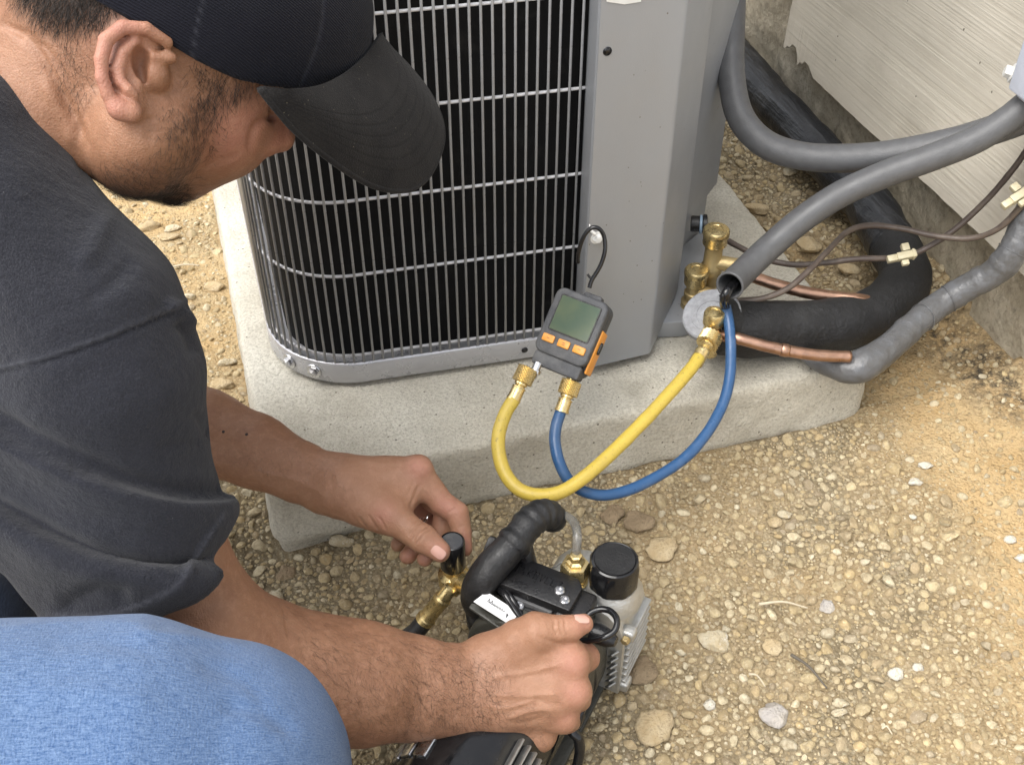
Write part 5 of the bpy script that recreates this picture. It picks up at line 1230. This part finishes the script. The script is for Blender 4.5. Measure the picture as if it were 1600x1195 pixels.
# ---- hair strands: beard, sideburn, nape, forearms
def grow(src, poly, count, length, rad, dirpx, spread, curl, front=True, dens=None, dmax=9):
    V, Qd, N = src; pr = proj(V); m = softpoly(pr[:, :2], poly, 16) if dens is None else dens(pr)
    m = m*((N @ FW) < (.30 if front else 9))*(pr[:, 2] < dmax); i = RNG.choice(len(V), count, p=m/m.sum()) if m.sum() > 0 else []
    an = RNG.normal(size=count)*spread; dx, dy = dirpx; c, s_ = np.cos(an), np.sin(an)
    d = (dx*c-dy*s_)[:, None]*RT-(dx*s_+dy*c)[:, None]*UP; n = N[i]; d = d-n*(d*n).sum(1)[:, None]
    jit = RNG.normal(size=(count, 3))*.0006
    return hairs(V[i]+jit-n*.0004, d, n, length, rad, curl)
HB = [grow(HEAD, BEARD, 1700, .0080, .000095, (.25, .97), .55, .35, dens=lambda q: softpoly(q[:, :2], BEARD, 16)*(.22+.78*np.clip((q[:, 1]-225)/80, 0, 1)), dmax=.83), grow(HEAD, [(190, 300), (240, 315), (290, 296), (286, 340), (230, 350), (180, 345)], 1100, .0095, .00011, (.2, .98), .5, .3, dmax=.83),
      grow(HEAD, [(255, 175), (300, 170), (345, 195), (330, 240), (290, 225), (255, 235)], 420, .0060, .00010, (.15, .98), .5, .4, dmax=.78)]
def jn(L):
    n = 0; A, B = [], []
    for v, f in L: A.append(v); B.append(f+n); n += len(v)
    return np.concatenate(A), np.concatenate(B)
put('beard', jn(HB), 'hair_dark', man)['kind'] = 'stuff'
put('hair', jn([grow(HEAD, SIDE, 380, .0090, .00011, (.05, 1), .35, .3, dmax=.76), grow(HEAD, NAPE, 1500, .013, .00013, (-.35, .92), .35, .3, dmax=.80), grow(HEAD, [(90, 60), (130, 50), (135, 140), (110, 170), (80, 110)], 160, .008, .00009, (-.2, .95), .4, .4, dmax=.80)]), 'hair_dark', man)['kind'] = 'stuff'
FR = [(430, 950), (560, 980), (640, 1000), (745, 1020), (775, 1040), (770, 1130), (740, 1150), (560, 1150), (500, 1080)]
put('arm_hair', jn([grow(RHand, FR, 1400, .0100, .00007, (.55, .8), .6, .6, dmax=.92), grow(RHand, [(620, 1000), (745, 1020), (790, 1060), (800, 1150), (740, 1150), (640, 1140)], 560, .0090, .000075, (.35, .9), .8, .8, dmax=.92), grow(RHand, [(770, 1080), (850, 1100), (850, 1160), (780, 1160)], 220, .006, .00007, (.5, .8), .7, .8, dmax=.92),
     grow(LHand, [(330, 615), (450, 690), (540, 725), (530, 760), (400, 740), (330, 720)], 420, .007, .00006, (.7, .7), .7, .7, dmax=1.05)]), 'arm_hair', man)['kind'] = 'stuff'

# ---- t-shirt
def cut_line(Sc, line, lo, hi, d0, shift, dmax, dmin=0):
    """trim along a drawn hem: everything past the line goes; farther cloth is trimmed higher (shift photo px per metre)"""
    q = Sc._sub(lo, hi, 0); sl, X, Y, Z = q; X, Y, Z = np.broadcast_arrays(X, Y, Z); pr = proj(np.stack([X.ravel(), Y.ravel(), Z.ravel()], 1))
    XY = pr[:, :2].copy(); XY[:, 1] += (pr[:, 2]-d0)*shift; s_, _ = pdist(XY, line); d = (s_*pr[:, 2]/FPX).reshape(X.shape); ok = ((pr[:, 2] < dmax) & (pr[:, 2] > dmin)).reshape(X.shape)
    Sc.F[sl] = np.where(ok, np.maximum(Sc.F[sl], d), Sc.F[sl]).astype(np.float32)
pts = [Q(-330, 60, .74, 0), Q(380, 850, .80, 0), Q(150, 980, .80, 0), Q(-330, 900, .95, 0), Q(320, 640, 1.0, 0), Q(60, 470, .66, 0)]
lo, hi = box_of(pts, .08); Sc = Sculpt(lo, hi, .0024)
Sc.chain([qpx(122, 485, .705, 142), qpx(-100, 250, .69, 172), qpx(-330, 45, .70, 185)], .03)
Sc.chain([qpx(90, 520, .73, 150), qpx(-120, 420, .78, 240), qpx(-280, 500, .85, 260)], .04)
Sc.chain([Q(-160, 420, .87, .115), Q(-330, 800, .95, .13)], .05)
Sc.chain([Q(-100, 420, .90, .09), Q(110, 520, .97, .062), Q(222, 655, 1.01, .056)], .04)
sp0 = [qpx(128, 490, .708, 145), qpx(150, 590, .722, 164), qpx(164, 700, .742, 154), qpx(190, 800, .752, 150), qpx(222, 915, .764, 152)]
Sc.chain(sp0, .02)
Sc.chain([qpx(-20, 640, .735, 150), qpx(60, 780, .748, 125), qpx(165, 880, .765, 118)], .03)
HEM = [(-160, 690), (-60, 800), (0, 872), (40, 930), (78, 968), (150, 969), (200, 962), (245, 947), (290, 920), (325, 888), (350, 850), (362, 815), (395, 770), (440, 700)]
cut_line(Sc, HEM, np.minimum(P(-170, 990, .62), P(400, 640, 1.0))-.05, np.maximum(P(-170, 990, .90), P(420, 640, .9))+.05, .73, 520, .90)
inn = [(p, r-.0095) for p, r in (sp0[2], sp0[3], sp0[4])]; ext = inn[-1][0]+(inn[-1][0]-inn[-2][0])*.6
for (a, ra), (b_, rb) in zip(inn[1:]+[(ext, inn[-1][1])], (inn[1:]+[(ext, inn[-1][1])])[1:]): Sc.cone(a, b_, ra, rb, 0, 's')
V, Qd = Sc.mesh(2); N = vnormals(V, Qd)
seam = np.zeros(len(V))
LF1 = [(-60, 632), (-20, 655), (40, 690), (120, 728), (200, 760), (270, 778), (330, 780), (420, 770)]; LF2 = [(-60, 765), (-20, 790), (50, 828), (120, 863), (190, 886), (260, 895), (310, 890), (390, 860)]
crease(V, N, LF1, 20, .0125, dmax=.85, oneside=(5, 56), fade=False); V = lap(V, Qd, .5); N = vnormals(V, Qd)
for LF in (LF1, LF2): crease(V, N, [(a, b_-13) for a, b_ in LF], 12, -.0050, dmax=.85, fade=False)
N = vnormals(V, Qd)
crease(V, N, LF2, 20, .0125, dmax=.85, oneside=(5, 44), fade=False)
for _ in range(2): V = lap(V, Qd, .5)
N = vnormals(V, Qd)
crease(V, N, [(90, 955), (150, 925), (210, 930)], 16, -.004, dmax=.85); crease(V, N, [(300, 640), (318, 665), (325, 690)], 8, -.003, dmax=.85); crease(V, N, [(240, 700), (290, 690), (325, 700)], 9, -.0018, dmax=.85)
crease(V, N, [(270, 500), (292, 520), (305, 560)], 9, -.004, dmax=.85); crease(V, N, [(255, 470), (285, 490), (300, 515)], 8, .004, dmax=.85)
N = vnormals(V, Qd)
s1 = crease(V, N, [(-20, 585), (60, 566), (140, 540), (200, 516), (245, 496), (300, 474)], 3.2, -.0022, dmax=.80, oneside=(2.5, 5), fade=False)
seam = np.maximum(seam, crease(V, N, [(-20, 579), (60, 560), (140, 534), (200, 510), (245, 490), (298, 468)], 3.0, .0010, dmax=.80, fade=False))
HF = [(75, 958), (130, 960), (190, 952), (250, 928), (283, 905), (303, 870), (325, 835), (352, 803)]
crease(V, N, HF, 4, .0026, dmax=.85, oneside=(4, 15), fade=False); seam = np.maximum(seam, .8*crease(V, N, HF, 3, .0006, dmax=.85, fade=False))
crease(V, N, [(-10, 112), (40, 128), (80, 165), (108, 210), (125, 255), (148, 300)], 5, -.0018, dmax=.78)
crease(V, N, [(170, 330), (150, 380), (120, 420)], 16, .0025, dmax=.78); crease(V, N, [(210, 400), (180, 440), (130, 470)], 14, -.002, dmax=.78)
V += N*(.0022*fbm(V, 9, 3)+.0008*fbm(V, 34, 2))[:, None]
pr = proj(V); dh, _ = pdist(pr[:, :2], HEM); mh = (np.abs(dh) < 16) & (pr[:, 2] < .86)
for _ in range(6): V = np.where(mh[:, None], lap(V, Qd, .5), V)
shirt = put('t_shirt', (V, Qd), 'shirt_cloth', man); vattr(shirt, 'seam', seam)

# ---- jeans
pts = [Q(-420, 1240, .58, 0), Q(560, 1250, .70, 0), Q(380, 1600, .85, 0), Q(-300, 900, .98, 0)]
lo, hi = box_of(pts, .11); Sc = Sculpt(lo, hi, .0028)
Sc.chain([qpx(-420, 1260, .60, 262), qpx(0, 1216, .618, 244), qpx(200, 1206, .632, 238), qpx(322, 1206, .645, 197)], .02)
Sc.ell(P(338, 1207, .650), (.0690,)*3, None, .02)
Sc.chain([qpx(332, 1234, .66, 186), qpx(320, 1420, .76, 150), qpx(300, 1640, .90, 110)], .03)
Sc.chain([qpx(-420, 1080, .92, 120), qpx(-150, 985, .94, 105), qpx(-32, 962, .935, 84)], .03)
V, Qd = Sc.mesh(2); N = vnormals(V, Qd)
crease(V, N, [(200, 985), (290, 995), (390, 1010)], 7, .0016); crease(V, N, [(300, 1030), (380, 1060), (430, 1110)], 12, -.0012); crease(V, N, [(340, 1100), (410, 1110), (470, 1150)], 12, -.0020); crease(V, N, [(60, 1010), (160, 1000), (260, 1020)], 14, -.0014); crease(V, N, [(30, 1090), (140, 1080), (260, 1100)], 18, .0016); crease(V, N, [(385, 1040), (430, 1090), (450, 1150)], 25, -.0008)
crease(V, N, [(-10, 985), (90, 975), (180, 972), (260, 980)], 6, .0010)
V += N*(.0016*fbm(V, 14, 3))[:, None]
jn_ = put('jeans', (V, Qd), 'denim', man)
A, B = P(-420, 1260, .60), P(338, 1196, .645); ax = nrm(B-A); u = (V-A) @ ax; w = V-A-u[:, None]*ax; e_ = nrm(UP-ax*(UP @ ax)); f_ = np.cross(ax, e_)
vattr(jn_, 'uu', u); vattr(jn_, 'vv', .085*np.arctan2(w @ f_, w @ e_)); vattr(jn_, 'dark', np.clip((proj(V)[:, 2]-.80)/.04, 0, 1)*(proj(V)[:, 0] < 120))  # last attribute masks the far thigh for its painted shade

# ---- cap
HF_ = np.array([[.7096568553218866, .23884934461985233, .6628258732648554], [-.13940652514192456, .969785207741994, -.20020607281666455], [-.6906178164821011, .04967536028540364, .7215118780297455]])
HO = np.array([-.02, .721, .602])
cpt = [Q(330, -40, .74, 0), Q(600, -100, .80, 0), Q(180, -160, .74, 0), Q(420, 120, .70, 0)]
lo, hi = box_of(cpt, .12); Sc = Sculpt(lo, hi, .0024)
Sc.ell(P(352, -2, .765), (.1045, .098, .094), HF_, 0)
Sc.ell(P(268, 30, .740), (.0955,)*3, None, .02); Sc.ell(P(190, 5, .733), (.085,)*3, None, .03)
Sc.ell(P(262, -62, .775), (.098, .094, .090), HF_, .03)
CE = [(-400, -280), (-100, -130), (60, -50), (140, -6), (225, 45), (302, 92), (360, 118), (414, 139), (455, 143), (500, 138), (545, 116), (575, 88), (594, 58), (640, -20)]
def cap_cut():
    q = Sc._sub(lo, hi, 0); sl, X, Y, Z = q; X, Y, Z = np.broadcast_arrays(X, Y, Z); pr = proj(np.stack([X.ravel(), Y.ravel(), Z.ravel()], 1))
    XY = pr[:, :2].copy(); w = np.clip((470-XY[:, 0])/90, 0, 1); XY[:, 1] += np.maximum(pr[:, 2]-.69, 0)*700*w
    d, _ = pdist(XY, CE); Sc.F[sl] = np.maximum(Sc.F[sl], (d*pr[:, 2]/FPX).reshape(X.shape)).astype(np.float32)
cap_cut()
V, Qd = Sc.mesh(2); N = vnormals(V, Qd); seam = np.zeros(len(V))
for poly, a in (([(508, -20), (498, 60), (467, 140)], -.0009), ([(330, -40), (310, 30), (300, 95)], -.0003)):
    seam = np.maximum(seam, crease(V, N, poly, 2.2, a, dmax=.8, fade=False))
for o_ in (9, 14):
    crease(V, N, [(140, -8-o_), (225, 45-o_), (302, 93-o_), (360, 118-o_), (414, 138-o_)], 1.6, -.0004, dmax=.74, fade=False)
V += N*(.0012*fbm(V, 14, 3))[:, None]
cap = put('cap', (V, Qd), 'cap_navy', man); vattr(cap, 'seam', seam)
root = spline(PD([(408, 134, .676), (430, 136, .676), (455, 138, .682), (500, 132, .708), (545, 110, .742), (575, 82, .765), (598, 50, .79)]), 20)
edge = spline(PD([(410, 138, .674), (434, 168, .682), (462, 200, .695), (500, 233, .713), (545, 266, .738), (585, 288, .762), (620, 296, .782), (648, 293, .800), (672, 274, .815), (688, 244, .828), (695, 212, .836), (690, 180, .840), (672, 143, .838), (645, 108, .830), (618, 80, .818), (598, 56, .80)]), 20)
def resamp(p, n):
    d = np.r_[0, np.cumsum(np.linalg.norm(np.diff(p, axis=0), axis=1))]; t = np.linspace(0, d[-1], n); return np.stack([np.interp(t, d, p[:, i]) for i in range(3)], 1)
ns, nt_ = 90, 130; R_, E_ = resamp(root, ns), resamp(edge, ns); bn_ = nrm(np.cross(E_[ns//2]-R_[ns//2], HF_[:, 1])); bn_ = bn_ if bn_ @ UP > 0 else -bn_
s = np.linspace(0, 1, ns); T = np.linspace(0, 1, nt_); G = np.zeros((ns, nt_, 3))
for j, t in enumerate(T):
    G[:, j] = (1-t)*R_+t*E_+bn_*(.020*np.sin(np.pi*s)*(np.sin(np.pi*(t*.62+.06))-(1-t)*np.sin(np.pi*.06)-t*np.sin(np.pi*.68)))[:, None]
st = np.zeros((ns, nt_))
for r in (.34, .44, .54, .64, .74, .84): st = np.maximum(st, np.exp(-((T[None]-r-0*s[:, None])/.009)**2)*(s[:, None] > .04)*(s[:, None] < .96))
G -= bn_*(.0002*st)[:, :, None]
top = G.reshape(-1, 3); bot = (G-bn_*.0034).reshape(-1, 3); a, b_ = np.meshgrid(np.arange(ns-1), np.arange(nt_-1), indexing='ij'); q = (a*nt_+b_).ravel(); o_ = ns*nt_
F = [tuple(f) for f in np.stack([q, q+nt_, q+nt_+1, q+1], 1)]+[tuple(f) for f in (np.stack([q, q+1, q+nt_+1, q+nt_], 1)+o_)]
F += [(i*nt_+nt_-1, (i+1)*nt_+nt_-1, (i+1)*nt_+nt_-1+o_, i*nt_+nt_-1+o_) for i in range(ns-1)]+[(i*nt_, i*nt_+o_, (i+1)*nt_+o_, (i+1)*nt_) for i in range(ns-1)]
F += [(j, j+1, j+1+o_, j+o_) for j in range(nt_-1)]+[((ns-1)*nt_+j, (ns-1)*nt_+j+o_, (ns-1)*nt_+j+1+o_, (ns-1)*nt_+j+1) for j in range(nt_-1)]
brim = put('cap_brim', (np.concatenate([top, bot]), F), 'cap_brim', man, angle=50); vattr(brim, 'seam', np.r_[st.ravel(), 0*st.ravel()])
put('brim_edge', tube(resamp(edge, 140)-bn_*.0017+bn_*0, .0021, 8), 'cap_brim', man)
